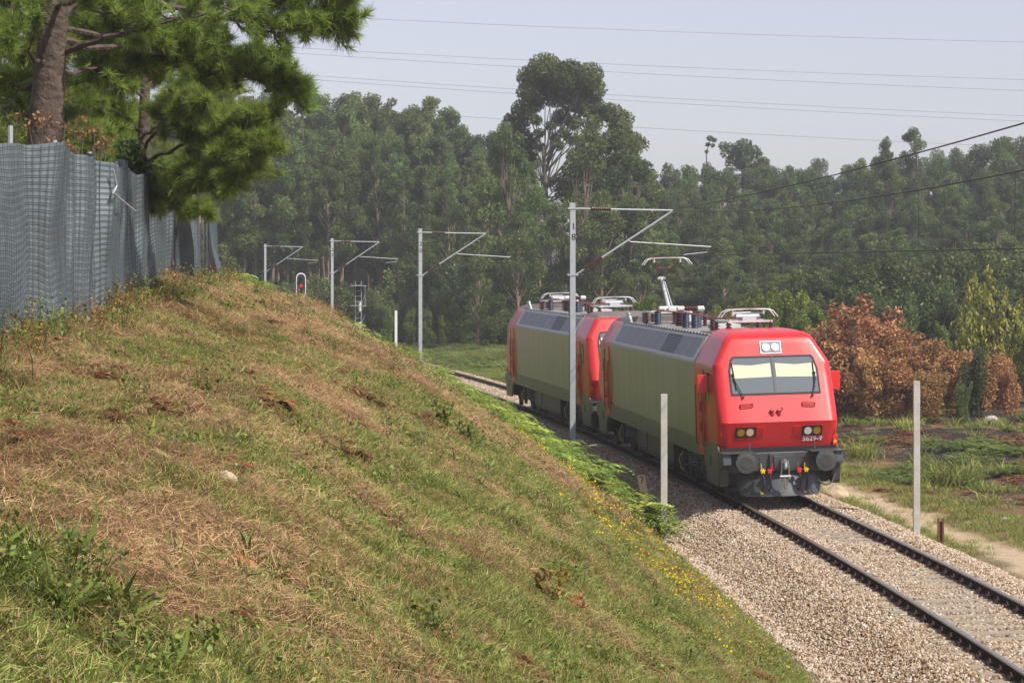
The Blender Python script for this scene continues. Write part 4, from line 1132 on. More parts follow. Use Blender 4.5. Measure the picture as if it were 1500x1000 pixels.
for row, (Y, dx, drop) in enumerate(((242, 14, 0), (230, 16, 22), (218, 18, 42), (207, 23, 68))):
    px = -160 + row * 5 if row == 0 else 150 + row * 6
    while px < 770:
        yt = ptop(SX, SY, px) + drop + rt.uniform(-3, 12) + (rt.uniform(0, 25) if row else 0)
        Yq = Y + rt.uniform(-4, 4); X = (px - 750) / 3400 * Yq
        H = (384 - yt) / 3400 * Yq + EYE - zg(X, Yq)
        ph = ROWL[row] + ' left wood, ' + sec(SECL, px)
        plant(P_tall, rt.randrange(6), 'eucalyptus_tree', X, Yq, H / 20, 'slender eucalyptus ' + ph, 'tree', ('skyline', 'upper', 'middle', 'front')[row] + ' eucalyptus ' + sec(SECL, px), sx=H / 20 * rt.uniform(.85, 1.1))
        px += dx * rt.uniform(.7, 1.3); n_ += 1
# shaded bushes filling the foot of that wood
for row, (Y, dx, hh) in enumerate(((254, 22, 11.5), (200, 20, 6.0), (187, 22, 4.6))):
    px = 60 + row * 9 if row == 0 else 300
    while px < 790:
        Yq = Y + rt.uniform(-4, 4); X = (px - 750) / 3400 * Yq
        ph = ('behind', 'among', 'in front of')[row] + ' the left wood trunks, ' + sec(SECL, px)
        if row == 0: plant(P_broad, rt.randrange(4), 'evergreen_bush', X, Yq, hh * rt.uniform(.8, 1.2) / 14, 'dark bush ' + ph, 'bush', 'rear bushes ' + sec(SECL, px), sx=.8)
        else: plant(P_under, rt.randrange(3), 'evergreen_bush', X, Yq, hh * rt.uniform(.65, 1.15) / 5, 'dark bush ' + ph, 'bush', ('', 'inner', 'front')[row] + ' bushes ' + sec(SECL, px))
        px += dx * rt.uniform(.7, 1.3)
# hand-placed trees of the skyline
def big_tree():
    rg = np.random.default_rng(77); tr = MB(); cl = []; Y = 186.0
    X = (800 - 750) / 3400 * Y; s = 3400 / Y
    z0 = zg(X, Y)
    def L_(px, py): return np.array([(px - 800) / s, rg.uniform(-1.6, 1.6), EYE - (py - 384) / s - z0])
    tr.tube([(0, 0, -.3), tuple(L_(803, 380) * [1, 0, 1]), tuple(L_(800, 300) * [1, 0, 1]), tuple(L_(797, 235) * [1, 0, 1])], [.36, .28, .22, .15], 9)
    spec = [(798, 100, 26), (778, 112, 22), (818, 112, 24), (835, 105, 20), (862, 112, 22), (872, 130, 18), (850, 128, 22), (776, 135, 20), (768, 160, 20), (784, 150, 16), (812, 138, 22), (836, 148, 20), (866, 152, 22), (756, 180, 22), (764, 205, 22), (745, 200, 14),
            (785, 178, 10), (822, 172, 16), (842, 180, 14), (880, 165, 16), (868, 182, 16), (800, 122, 22), (830, 125, 20), (852, 160, 14), (790, 215, 9), (812, 200, 9), (826, 195, 10), (775, 228, 12), (838, 205, 12), (895, 165, 18), (910, 185, 18), (925, 212, 16), (900, 205, 20), (880, 215, 18), (915, 236, 20), (890, 245, 20), (862, 225, 16), (850, 250, 18), (745, 225, 16), (757, 238, 17), (768, 256, 17), (738, 250, 16), (845, 225, 12), (872, 240, 16), (790, 196, 9), (818, 214, 9), (780, 208, 10), (806, 186, 9)]
    for px, py, r_ in spec:
        c = L_(px, py); rr = r_ / s * 1.0
        cl.append((c, (rr, rr * 1.1, rr * .85)))
        b0 = L_(798 + rg.uniform(-3, 3), 222 + (py - 80) * .45 + rg.uniform(-12, 12)) * [1, 0, 1]
        tr.tube(limb(b0, c, rg, .12, 5), [.075, .06, .048, .036, .026, .012], 6)
    cm = crown_mesh('crown', cl, 900, .27, G_euc, rg, .6, .38, .25)
    r = empty('big_eucalyptus', (X, Y, z0), (0, 0, 0), 'tallest eucalyptus with open crown and pale forked limbs against the sky', 'tree')
    link('trunk', tr.mesh('trunk', bark_g), r); link('crown', cm, r)
big_tree()
def sky_tree(px, py, Y, protos, k, label, wx=1.0, h0=14.0):
    X = (px - 750) / 3400 * Y; H = (384 - py) / 3400 * Y + EYE - zg(X, Y)
    r = plant(protos, k, 'eucalyptus_tree', X, Y, H / h0, label, 'tree', None, sx=H / h0 * wx); return r
sky_tree(905, 150, 190, P_euc2, 0, 'broad eucalyptus leaning against the right of the tallest tree', .95, 15)
sky_tree(925, 215, 180, P_euc2, 1, 'rounded eucalyptus in front of the right flank of the tallest tree', 1.0, 15)
sky_tree(855, 175, 183, P_euc2, 2, 'full eucalyptus standing under the right half of the tallest crown', .9, 15)
sky_tree(745, 165, 181, P_euc2, 1, 'leafy eucalyptus touching the left flank of the tallest tree', .7, 15)
sky_tree(792, 262, 177, P_euc2, 2, 'leafy eucalyptus hiding the foot of the tallest tree', .8, 15)
sky_tree(820, 290, 172, P_broad, 1, 'dark bushy tree in front of the trunk of the tallest tree', .9)
sky_tree(880, 270, 170, P_broad, 2, 'dark bushy tree behind the second catenary mast bracket', .9)
sky_tree(760, 300, 170, P_broad, 0, 'dark bushy tree left of the foot of the tallest tree', .9)
sky_tree(700, 330, 166, P_broad, 3, 'low dark bushy tree behind the catenary bracket marked 20', .9)
def umbrella_tree():
    rg = np.random.default_rng(5); Y = 276.0; X = (1088 - 750) / 3400 * Y; s = 3400 / Y; z0 = zg(X, Y); tr = MB(); cl = []
    def L_(px, py): return np.array([(px - 1088) / s, rg.uniform(-1.5, 1.5), EYE - (py - 384) / s - z0])
    tr.tube([(0, 0, -.3), tuple(L_(1090, 300) * [1, 0, 1]), tuple(L_(1088, 245) * [1, 0, 1])], [.3, .25, .2], 8)
    for px, py, r_ in ((1070, 222, 16), (1088, 216, 15), (1104, 224, 14), (1078, 238, 17), (1098, 242, 14), (1062, 214, 9), (1118, 236, 9), (1122, 242, 6), (1085, 230, 18)):
        c = L_(px, py); rr = r_ / s; cl.append((c, (rr, rr, rr * .8))); tr.tube(limb(L_(1088, 250) * [1, 0, 1], c, rg, .05, 3), [.1, .07, .05, .02], 5)
    r = empty('round_crowned_tree', (X, Y, z0), (0, 0, 0), 'lone dark round-crowned tree standing up from the skyline above the locomotive', 'tree')
    link('trunk', tr.mesh('trunk', bark_d), r); link('crown', crown_mesh('crown', cl, 420, .34, G_dark, rg, .2, .42, .35), r)
    Y = 282.0; X = (1041 - 750) / 3400 * Y; s = 3400 / Y; z0 = zg(X, Y); tr = MB(); cl = []
    def L2(px, py): return np.array([(px - 1041) / s, rg.uniform(-.5, .5), EYE - (py - 384) / s - z0])
    tr.tube([(0, 0, -.3), tuple(L2(1039, 300)), tuple(L2(1035, 225)), tuple(L2(1040, 204))], [.14, .12, .07, .03], 6)
    for px, py, r_ in ((1040, 203, 5), (1047, 205, 4), (1037, 212, 4), (1044, 213, 3.5), (1035, 222, 3)):
        c = L2(px, py); rr = r_ / s; cl.append((c, (rr, rr, rr * .8)))
    r = empty('spindly_tree', (X, Y, z0), (0, 0, 0), 'spindly little tree sticking up from the skyline left of the round-crowned tree', 'tree')
    link('trunk', tr.mesh('trunk', bark_d), r); link('crown', crown_mesh('crown', cl, 90, .3, G_euc, rg, .2, .42, .3), r)
umbrella_tree()
sky_tree(1300, 193, 228, P_euc2, 0, 'taller eucalyptus with twin-lobed crown on the right skyline', .62, 15)
sky_tree(1352, 190, 236, P_tall, 2, 'narrow loose eucalyptus just right of the twin-lobed one on the skyline', 1.1, 20)
# the wood on the right
RX = [880, 935, 960, 985, 1010, 1030, 1060, 1085, 1125, 1160, 1200, 1240, 1270, 1300, 1350, 1385, 1410, 1440, 1470, 1500, 1700]
RY = [228, 232, 228, 222, 224, 236, 242, 242, 240, 238, 240, 236, 226, 214, 220, 224, 210, 204, 198, 196, 186]
lab_r = 'bushy dark eucalyptus in the wood rising behind the right of the track'
for row, (Y, dx, drop) in enumerate(((262, 19, 0), (240, 21, 28), (218, 22, 62), (198, 24, 100), (178, 28, 135))):
    px = 885 + row * 7
    while px < 1620:
        yt = ptop(RX, RY, px) + drop + rt.uniform(-6, 16) + (rt.uniform(-6, 22) if row else 0)
        Yq = Y + rt.uniform(-6, 6); X = (px - 750) / 3400 * Yq
        H = max(3.0, (384 - yt) / 3400 * Yq + EYE - zg(X, Yq))
        pr = (P_broad, P_euc2)[rt.random() < .45]; h0 = 15 if pr is P_euc2 else 14
        ph = ('on the skyline of the', 'just below the skyline of the', 'in the middle of the', 'in the lower half of the', 'along the foot of the')[row] + ' right wood, ' + sec(SECR, px)
        plant(pr, rt.randrange(4), 'eucalyptus_tree', X, Yq, H / h0, 'bushy dark tree ' + ph, 'tree', ('skyline', 'upper', 'middle', 'lower', 'foot')[row] + ' trees ' + sec(SECR, px), sx=max(.55, H / h0 * rt.uniform(.7, 1.0)))
        px += dx * rt.uniform(.75, 1.3)
# far wooded ridge
for k in range(16):
    px = 1000 + k * 34 + rt.uniform(-8, 8); Yq = 380 + rt.uniform(-20, 20); X = (px - 750) / 3400 * Yq
    yt = (238, 232, 240, 228, 236, 242, 226, 238, 240, 236, 232, 215, 208, 205, 212, 200)[k]
    H = (384 - yt) / 3400 * Yq + EYE - zg(X, Yq)
    plant(P_broad, k, 'ridge_tree', X, Yq, H / 14, 'hazy tree on the far ridge behind the right wood', 'tree', 'hazy trees of the far ridge', sx=H / 14 * .8)
# bright young trees behind the locomotives
lab_y = 'bright green sapling between the locomotives and the dark wood'
for px, yt, Y in ((655, 428, 184), (690, 436, 186), (720, 440, 185), (640, 440, 186), (940, 430, 120), (960, 440, 124), (1010, 450, 128), (1040, 452, 130), (1070, 440, 118), (1100, 428, 116), (1125, 420, 114), (1150, 418, 112), (1175, 435, 112), (1200, 440, 116), (905, 440, 122), (1090, 445, 121), (1140, 440, 119), (1215, 455, 118), (1250, 450, 118), (1320, 455, 122), (1380, 470, 118)):
    X = (px - 750) / 3400 * Y; H = (384 - yt) / 3400 * Y + EYE - zg(X, Y)
    ph = sec(((760, 'left of the second locomotive'), (970, 'behind the second locomotive'), (1085, 'behind the raised pantograph'), (1160, 'behind the folded front pantograph'), (1230, 'just right of the leading cab roof'), (9999, 'behind the brown shrubs')), px)
    plant(P_young, rt.randrange(3), 'young_tree', X, Y, H / 5, 'bright green sapling ' + ph, 'tree', 'saplings ' + ph, ('stem', 'foliage'), sx=H / 5 * .9 * rt.uniform(.8, 1.1))
# bushes by the far bend
for px, yt, Y in ((625, 452, 176), (652, 462, 172), (685, 466, 170), (725, 462, 171), (758, 455, 174), (600, 450, 178), (566, 442, 180), (704, 448, 178), (670, 440, 182), (742, 440, 182)):
    X = (px - 750) / 3400 * Y; H = (384 - yt) / 3400 * Y + EYE - zg(X, Y)
    plant(P_young if rt.random() < .6 else P_under, rt.randrange(3), 'green_bush', X, Y, H / 5, 'mid-green bush beyond the far bend, ' + ('between white post and mast' if px < 640 else 'between mast and second locomotive'), 'bush', 'bushes at the far bend ' + ('by the white post' if px < 640 else 'by the second locomotive'), ('stem', 'foliage'), sx=H / 5 * 1.0)
# undergrowth closing the view under the right wood
for row, (Y, hh) in enumerate(((150, 5.2), (136, 4.0))):
    px = 1180 + row * 12
    while px < 1580:
        Yq = Y + rt.uniform(-5, 5); X = (px - 750) / 3400 * Yq
        ph = ('at the back', 'at the front')[row] + ' of the undergrowth ' + sec(SECR, px)
        plant(P_under, rt.randrange(3), 'evergreen_bush', X, Yq, hh * rt.uniform(.8, 1.2) / 5, 'dark bush ' + ph, 'bush', ('rear', 'front')[row] + ' undergrowth ' + sec(SECR, px), ('stem', 'foliage'))
        px += 27 * rt.uniform(.7, 1.3)
# scorched shrubs
BL = ['nearest the locomotive mirror', 'tallest of the thicket, just right of the locomotive', 'in front of the tallest one', 'second tallest, behind the middle of the thicket', 'in the middle of the thicket left of the concrete post', 'whose top stands just above the concrete post', 'at the right end of the main thicket', 'low in front, just left of the concrete post', 'low in front of the tallest one, beside the cab', 'in front of the drooping tree', 'cut by the right edge', 'between the drooping tree and the right edge', 'low, just right of the concrete post', 'half hidden behind the locomotive cab']
for bi, (px, yt, Y, k) in enumerate(((1225, 465, 99, 0), (1262, 436, 97, 1), (1245, 480, 94, 2), (1295, 470, 96, 3), (1322, 482, 98, 0), (1350, 492, 95, 1), (1378, 500, 98, 2), (1310, 510, 92, 2), (1275, 520, 92, 3), (1430, 510, 96, 0), (1480, 540, 92, 1), (1465, 528, 97, 3), (1355, 540, 91, 0), (1205, 490, 101, 3))):
    X = (px - 750) / 3400 * Y; H = (384 - yt + 8) / 3400 * Y + EYE - zg(X, Y)
    plant(P_brown, k, 'scorched_shrub', X, Y, H / 4.4, 'scorched brown shrub ' + BL[bi], 'shrub', 'scorched brown shrubs right of the locomotive', ('stem', 'foliage'), sx=H / 4.4 * rt.uniform(1.0, 1.25))
# yellow-green tree at the right edge
def willow():
    rg = np.random.default_rng(9); Y = 101.0; X = (1445 - 750) / 3400 * Y; s = 3400 / Y; z0 = zg(X, Y); tr = MB(); Vs = []; rn = []
    def L_(px, py): return np.array([(px - 1445) / s, rg.uniform(-.9, .9), EYE - (py - 384) / s - z0])
    for px, py in ((1432, 400), (1445, 392), (1412, 425), (1468, 420), (1490, 440), (1400, 465), (1425, 440), (1455, 440), (1480, 475), (1410, 490), (1440, 470), (1465, 500), (1430, 510), (1395, 505), (1492, 505)):
        tip = L_(px, py); pts = limb((0, 0, -.2), tip, rg, .07, 8); tr.tube(pts, [.07, .06, .05, .045, .04, .03, .02, .015, .008], 5)
        pa = np.array(pts)
        for q in range(52):
            u = rg.uniform(.28, 1.0); k = int(u * 7.99); b0 = pa[k] + (pa[k + 1] - pa[k]) * (u * 8 - k)
            a = rg.uniform(0, 6.28); ln = rg.uniform(.25, .7)
            st = np.linspace(0, 1, 16)[:, None]
            ln2 = ln * (1.2 - u * .6)
            P = b0 + np.array([math.cos(a), math.sin(a), .25]) * st * ln2 - np.array([0, 0, 1]) * st ** 2 * ln2 * 1.1 + rg.normal(size=(16, 3)) * .045
            d = np.tile([math.cos(a) * .5, math.sin(a) * .5, -.8], (16, 1))
            Vq, _ = leaf_quads(P, .20, rg, .4, .30, .35, d); Vs.append(Vq); rn.append(np.repeat(np.clip(rg.uniform(0, 1, 16) * .7 + rg.uniform(-.1, .35), 0, 1), 4))
    V = np.concatenate(Vs); n = len(V) // 4
    r = empty('drooping_tree', (X, Y, z0), (0, 0, 0), 'yellow-green drooping young tree at the right edge behind the brown shrubs', 'tree')
    link('trunk', tr.mesh('trunk', bark_d), r); link('crown', mesh_np('crown', V, np.arange(4 * n).reshape(n, 4), G_will, False, {'rnd': ('FLOAT', np.concatenate(rn))}), r)
willow()
for px, yt, Y, k in ((1418, 505, 93, 0), (1500, 470, 104, 1), (1395, 520, 100, 2), (1530, 460, 100, 0), (1410, 560, 90, 1)):
    X = (px - 750) / 3400 * Y; H = (384 - yt) / 3400 * Y + EYE - zg(X, Y)
    plant(P_under, k, 'green_bush', X, Y, H / 5, ['dark green bush wedged between the brown shrubs', 'dark green bush at the right edge beside the yellow-green tree', 'dark green bush below the yellow-green tree', 'green bush cut by the right edge', 'small dark green bush at the foot of the brown shrubs'][px % 5 if False else {1418: 0, 1500: 1, 1395: 2, 1530: 3, 1410: 4}[px]], 'bush', None, ('stem', 'foliage'), sx=H / 5 * .7)

# ------------------------------------------------------------------ the pines behind the fence
def needle_tufts(C, D, nper, ln, wd, rg, spread=.75):
    """C tuft bases, D directions; every needle one thin triangle"""
    n = len(C); d = np.repeat(D, nper, 0) + rg.normal(size=(n * nper, 3)) * spread; d /= np.linalg.norm(d, axis=1)[:, None]
    c = np.repeat(C, nper, 0) + np.repeat(D, nper, 0) * rg.uniform(-.07, .05, (n * nper, 1))
    s = np.cross(d, rg.normal(size=d.shape)); s /= np.linalg.norm(s, axis=1)[:, None] + 1e-9
    L_ = ln * rg.uniform(.65, 1.15, (n * nper, 1)); V = np.empty((n * nper, 3, 3))
    V[:, 0] = c - s * wd; V[:, 1] = c + s * wd; V[:, 2] = c + d * L_ + np.array([0, 0, -1]) * L_ * .08
    q = np.clip(np.repeat(rg.uniform(-.15, .45, n), nper) + rg.uniform(0, .55, n * nper), 0, 1)
    return V.reshape(-1, 3), np.repeat(q, 3)
def pine(X, Y, label, trunk_pts, limbs, rg, mt=G_pine, twig=7, nper=34, tuft_r=.36, ln=.15):
    z0 = zg(X, Y); r = empty('maritime_pine', (X, Y, z0), (0, 0, 0), label, 'tree'); o0 = np.array([X, Y, z0]); tr = MB()
    tp = [tuple(np.array(p) - o0) for p, _ in trunk_pts]; tr.tube(tp, [q for _, q in trunk_pts], 14)
    Cs = []; Ds = []
    for pts, r0, rad, dens in limbs:
        P = [np.array(p) - o0 for p in pts]; Q = []
        for a, b in zip(P[:-1], P[1:]):
            for k in range(4): Q.append(a + (b - a) * k / 4 + rg.normal(size=3) * .03)
        Q.append(P[-1]); nq = len(Q)
        tr.tube([tuple(q) for q in Q], [max(.008, r0 * (1 - .85 * k / (nq - 1))) for k in range(nq)], 6)
        axis = Q[-1] - Q[0]; ln_ = np.linalg.norm(axis)
        for q in range(int(dens)):
            u = rg.uniform(.28, 1.0) ** .75; k = min(int(u * (nq - 1)), nq - 2); b0 = Q[k] + (Q[k + 1] - Q[k]) * (u * (nq - 1) - k)
            ax = axis / ln_ * .7 + rg.normal(size=3) * .75 + np.array([0, 0, .35]); ax /= np.linalg.norm(ax)
            e = b0 + ax * rad * rg.uniform(.45, 1.1) * (1.1 - .35 * u); mdl = (b0 + e) / 2 - np.array([0, 0, .06])
            tr.tube([tuple(b0), tuple(mdl), tuple(e)], [.016, .011, .006], 4, cap=False)
            for w_ in range(twig):
                v = rg.uniform(.3, 1.0); c = b0 + (e - b0) * v + rg.normal(size=3) * .05 * rad
                dd = ax * .9 + np.array([0, 0, .4]) + rg.normal(size=3) * .55; dd /= np.linalg.norm(dd); Cs.append(c); Ds.append(dd)
    V, q = needle_tufts(np.array(Cs), np.array(Ds), nper, ln, .0055, rg)
    link('trunk', tr.mesh('trunk', bark_p, smooth=50), r)
    n = len(V) // 3
    link('crown', mesh_np('crown', V, np.arange(3 * n).reshape(n, 3), mt, False, {'rnd': ('FLOAT', q)}), r)
    return r
rgp = np.random.default_rng(21)
A = lambda px, py, Y: np.array(at(px, py, Y))
def limbset(seq):
    out = []
    for pts, r0, rad, dens in seq: out.append(([A(*p) for p in pts], r0, rad, dens))
    return out
pine(float(A(66, 200, 30.5)[0]), 30.5, 'near pine with thick grey-brown trunk standing just behind the fence',
     [(A(62, 330, 30.5), .26), (A(65, 230, 30.5), .245), (A(69, 160, 30.5), .22), (A(74, 90, 30.5), .195), (A(79, 20, 30.5), .185), (A(84, -80, 30.5), .18), (A(86, -260, 30.5), .12)],
     limbset([([(90, 70, 30.5), (160, 60, 30.0), (245, 32, 29.6), (330, 10, 29.4)], .05, .55, 16), ([(80, 40, 30.5), (150, -30, 31), (260, -60, 32), (380, -50, 32.5), (480, 0, 32.5)], .07, .62, 62),
              ([(85, 0, 30.5), (200, -10, 31.5), (300, 20, 32), (400, 40, 32.4), (470, 35, 32.5), (508, 20, 32.5)], .055, .6, 70),
              ([(85, -40, 30.5), (220, -50, 32.5), (360, -20, 33.5), (450, 12, 34)], .055, .65, 50),
              ([(78, 60, 30.5), (180, 70, 32), (300, 85, 33), (390, 120, 33.4), (435, 150, 33.5)], .05, .55, 60),
              ([(78, 40, 30.5), (200, 60, 32.6), (330, 90, 33.6), (420, 108, 34)], .045, .6, 60), ([(75, 90, 30.5), (30, 70, 29.6), (-30, 60, 29)], .04, .55, 22), ([(75, 50, 30.5), (20, 10, 30), (-60, -10, 30)], .05, .6, 30), ([(78, 20, 30.5), (120, -10, 29.3), (170, -30, 28.6)], .04, .6, 26),
              ([(70, 130, 30.5), (30, 130, 31), (-20, 110, 31.5)], .035, .5, 22), ([(72, 110, 30.5), (140, 100, 32), (220, 95, 33)], .04, .6, 40), ([(80, 0, 30.5), (160, 20, 31.8), (250, 60, 32.6)], .04, .6, 44)]), rgp, nper=42, ln=.19)
pine(float(A(215, 300, 39.5)[0]), 39.5, 'young sunlit pine with drooping bright boughs overhanging the fence',
     [(A(205, 330, 39.5), .13), (A(210, 230, 39.5), .11), (A(212, 150, 39.5), .09), (A(215, 60, 39.5), .06), (A(218, 0, 39.5), .03)],
     limbset([([(208, 245, 39.5), (260, 215, 38.3), (320, 190, 37.1), (385, 180, 36.4)], .04, .45, 60), ([(208, 260, 39.5), (260, 250, 37.8), (330, 235, 36.6), (400, 205, 36.1)], .04, .42, 70),
              ([(210, 220, 39.5), (240, 170, 38.3), (280, 130, 37.3), (320, 95, 36.9)], .035, .42, 50), ([(208, 270, 39.5), (240, 275, 38.1), (290, 268, 36.9), (350, 262, 36.3)], .035, .42, 64),
              ([(205, 250, 39.5), (180, 240, 38.1), (165, 250, 37.1)], .03, .42, 36), ([(210, 200, 39.5), (230, 190, 37.8), (260, 160, 36.9), (300, 150, 36.1)], .03, .42, 40), ([(208, 285, 39.5), (225, 285, 37.8), (250, 280, 36.9)], .03, .38, 40),
              ([(212, 150, 39.5), (180, 120, 38.8), (150, 90, 38.3)], .03, .45, 26), ([(208, 240, 39.9), (170, 215, 38.8), (125, 200, 38.0)], .03, .5, 50), ([(208, 260, 39.9), (175, 250, 38.6), (140, 240, 38.0)], .03, .45, 46), ([(209, 200, 39.9), (170, 165, 39.0), (120, 150, 38.4)], .03, .5, 44), ([(212, 130, 39.5), (240, 90, 40.1), (280, 60, 40.7)], .03, .45, 35.9), ([(208, 290, 39.5), (260, 300, 38.9), (300, 312, 38.3)], .03, .3, 22)]), np.random.default_rng(33), nper=38, twig=13, ln=.21)
for k, (px, Y, tops, lab) in enumerate(((150, 44, -160, 'shaded pine standing behind the near pine, its crown filling the upper left'), (285, 69, -30, 'shaded pine whose crown ends against the sky left of the power lines'), (-10, 42, -120, 'shaded pine cut by the left edge behind the fence'))):
    L_ = []; rr = random.Random(k)
    for q in range(26):
        py = tops + (300 - tops) * (q + .5) / 26; a = rr.uniform(0, 6.28); ln = rr.uniform(50, 115) * (1.1 if py > 60 else .8)
        L_.append(([(px, py, Y), (px + math.cos(a) * ln * .6, py - 8, Y + math.sin(a) * 1.2), (px + math.cos(a) * ln, py - rr.uniform(0, 30), Y + math.sin(a) * 2)], .045, .75, 32))
    pine(float(A(px, 300, Y)[0]), float(Y), lab, [(A(px, 340, Y), .2), (A(px, 200, Y), .18), (A(px, 50, Y), .14), (A(px, tops, Y), .05)], limbset(L_), np.random.default_rng(60 + k), nper=30, twig=8, ln=.24)
# hazel-like shrub dry leaves at the foot of the near pine
def dry_bush(px, py, Y, rx, rz, n, label, mt, size):
    rg = np.random.default_rng(px); c = A(px, py, Y); X = c[0]; z0 = zg(X, Y); tr = MB(); cl = []
    for k in range(9):
        d = np.array([rg.uniform(-rx, rx), rg.uniform(-.4, .4), c[2] - z0 + rg.uniform(-rz, rz)]); tr.tube(limb((d[0] * .3, 0, 0), d, rg, .1, 4), [.018, .015, .012, .01, .006], 5); cl.append((d, (rx * .35, .3, rz * .4)))
    r = empty('dry_bush', (X, Y, z0), (0, 0, 0), label, 'bush'); link('stem', tr.mesh('stem', bark_d), r); link('foliage', crown_mesh('foliage', cl, n // 9, size, mt, rg, .3, .5, .2), r)
dry_bush(75, 195, 29.0, .38, .20, 230, 'withered brown-leaved bush climbing at the foot of the near pine', G_dry, .06)
dry_bush(125, 210, 32.0, .35, .18, 190, 'withered brown-leaved bush spilling over the fence right of the near pine', G_dry, .06)
dry_bush(190, 250, 37.5, .6, .35, 900, 'dark twiggy bush over the fence below the sunlit pine', G_dark, .10)
# ------------------------------------------------------------------ ground cover
def blades(B, D, ln, wd, rg, bend=.5):
    """two-piece bent ribbons: B bases, D directions"""
    n = len(B); L_ = np.broadcast_to(np.asarray(ln), (n,))[:, None]; W_ = np.broadcast_to(np.asarray(wd), (n,))[:, None]
    D = D / (np.linalg.norm(D, axis=1)[:, None] + 1e-9)
    s = np.cross(D, rg.normal(size=(n, 3)) * .3 + np.array([.1, .2, 1.0])); s /= np.linalg.norm(s, axis=1)[:, None] + 1e-9
    d2 = D + rg.normal(size=(n, 3)) * bend * .6 - np.array([0, 0, bend]); d2 /= np.linalg.norm(d2, axis=1)[:, None]
    m = B + D * L_ * .55; e = m + d2 * L_ * .45
    V = np.empty((n, 6, 3)); V[:, 0] = B - s * W_; V[:, 1] = B + s * W_; V[:, 2] = m - s * W_ * .8; V[:, 3] = m + s * W_ * .8; V[:, 4] = e - s * W_ * .15; V[:, 5] = e + s * W_ * .15
    i = np.arange(n)[:, None] * 6
    Fq = np.concatenate([i + [0, 1, 3, 2], i + [2, 3, 5, 4]])
    return V.reshape(-1, 3), Fq
def merge(Ps, mt, name, rnds):
    Vs = []; Fs = []; q = []; c = 0
    for (V, Fq), r in zip(Ps, rnds):
        Vs.append(V); Fs.append(Fq + c); c += len(V); q.append(r)
    return mesh_np(name, np.concatenate(Vs), np.concatenate(Fs), mt, False, {'rnd': ('FLOAT', np.concatenate(q))})
def rep(rg, n, k, lo=0, hi=1): return np.repeat(rg.uniform(lo, hi, n), k)

S_straw = leaf_mat('dry_straw', (0.19, 0.105, 0.052), (0.70, 0.48, 0.26), .25, .7, .22, .2)
S_straw2 = leaf_mat('brown_straw', (0.14, 0.076, 0.039), (0.54, 0.34, 0.178), .25, .7, .25, .2)
S_vfern = leaf_mat('verge_fern', (0.075, 0.115, 0.022), (0.25, 0.31, 0.07), .35, .5, .3, .25)
S_grass = leaf_mat('green_grass', (0.11, 0.145, 0.027), (0.43, 0.47, 0.13), .3, .5, .30, .25)
S_weed = leaf_mat('broad_weed_leaf', (0.068, 0.105, 0.018), (0.26, 0.33, 0.066), .3, .45, .25, .35)
S_fern = leaf_mat('fresh_fern', (0.13, 0.195, 0.028), (0.40, 0.49, 0.095), .35, .5, .34, .25)
S_rust = leaf_mat('rusty_dead_fern', (0.14, 0.055, 0.022), (0.40, 0.20, 0.09), .25, .6, .25, .2)
S_flow = leaf_mat('yellow_flower', (0.75, 0.46, 0.01), (0.95, 0.72, 0.03), .2, .5, .05, .2)
S_redl = leaf_mat('red_leaf', (0.22, 0.045, 0.03), (0.55, 0.17, 0.08), .3, .5, .1, .3)
S_bronze = leaf_mat('bronze_leaf', (0.13, 0.085, 0.02), (0.34, 0.25, 0.06), .3, .5, .1, .3)

def m_thatch(seed, n=190, r=.25, mt=None):
    g = np.random.default_rng(seed); B = np.stack([g.normal(0, r * .6, n), g.normal(0, r * .6, n), g.uniform(-.02, .05, n)], 1)
    a0 = g.uniform(0, 6.28); a = a0 + g.normal(0, 1.1, n)
    D = np.stack([np.cos(a), np.sin(a), g.uniform(-.05, .55, n)], 1)
    return merge([blades(B, D, g.uniform(.05, .17, n), g.uniform(.0011, .0024, n), g, .6)], mt or S_straw, 'thatch', [rep(g, n, 6)])
def m_grass(seed, n=60, r=.13, h=.17, wm=1.0):
    g = np.random.default_rng(seed); B = np.stack([g.normal(0, r * .6, n), g.normal(0, r * .6, n), g.uniform(-.03, .0, n)], 1)
    a = g.uniform(0, 6.28, n); D = np.stack([np.cos(a) * .6, np.sin(a) * .6, g.uniform(.5, 1.2, n)], 1)
    return merge([blades(B, D, h * g.uniform(.5, 1.2, n), wm * g.uniform(.0018, .004, n), g, .5)], S_grass, 'grass', [rep(g, n, 6)])
def m_weed(seed, n=26, r=.14, h=.14, ls=.055, mt=None):
    g = np.random.default_rng(seed); Ps = []; rn = []
    ns = 6; a = g.uniform(0, 6.28, ns); B = np.zeros((ns, 3)); D = np.stack([np.cos(a) * .7, np.sin(a) * .7, g.uniform(.4, 1.1, ns)], 1)
    Ps.append(blades(B, D, h * 1.2, .0022, g, .3)); rn.append(rep(g, ns, 6, 0, .3))
    C = np.stack([g.normal(0, r * .55, n), g.normal(0, r * .55, n), g.uniform(.02, h, n)], 1)
    Ps.append(leaf_quads(C, ls, g, .1, .6, .4, None, 1.2)); rn.append(rep(g, n, 4))
    return merge(Ps, mt or S_weed, 'weed', rn)
def m_dock(seed, n=14, h=.26, wd=.017, mt=None):
    g = np.random.default_rng(seed); B = g.normal(0, .015, (n, 3)) * [1, 1, .2]; a = g.uniform(0, 6.28, n) 
    D = np.stack([np.cos(a) * .8, np.sin(a) * .8, g.uniform(.35, 1.3, n)], 1)
    V, Fq = blades(B, D, h * g.uniform(.55, 1.15, n), wd * g.uniform(.6, 1.2, n), g, .35)
    V = V.reshape(n, 6, 3); w0 = V[:, 0:2].mean(1, keepdims=True); V[:, 0:2] = w0 + (V[:, 0:2] - w0) * .3
    return merge([(V.reshape(-1, 3), Fq)], mt or S_weed, 'leaf_rosette', [rep(g, n, 6)])
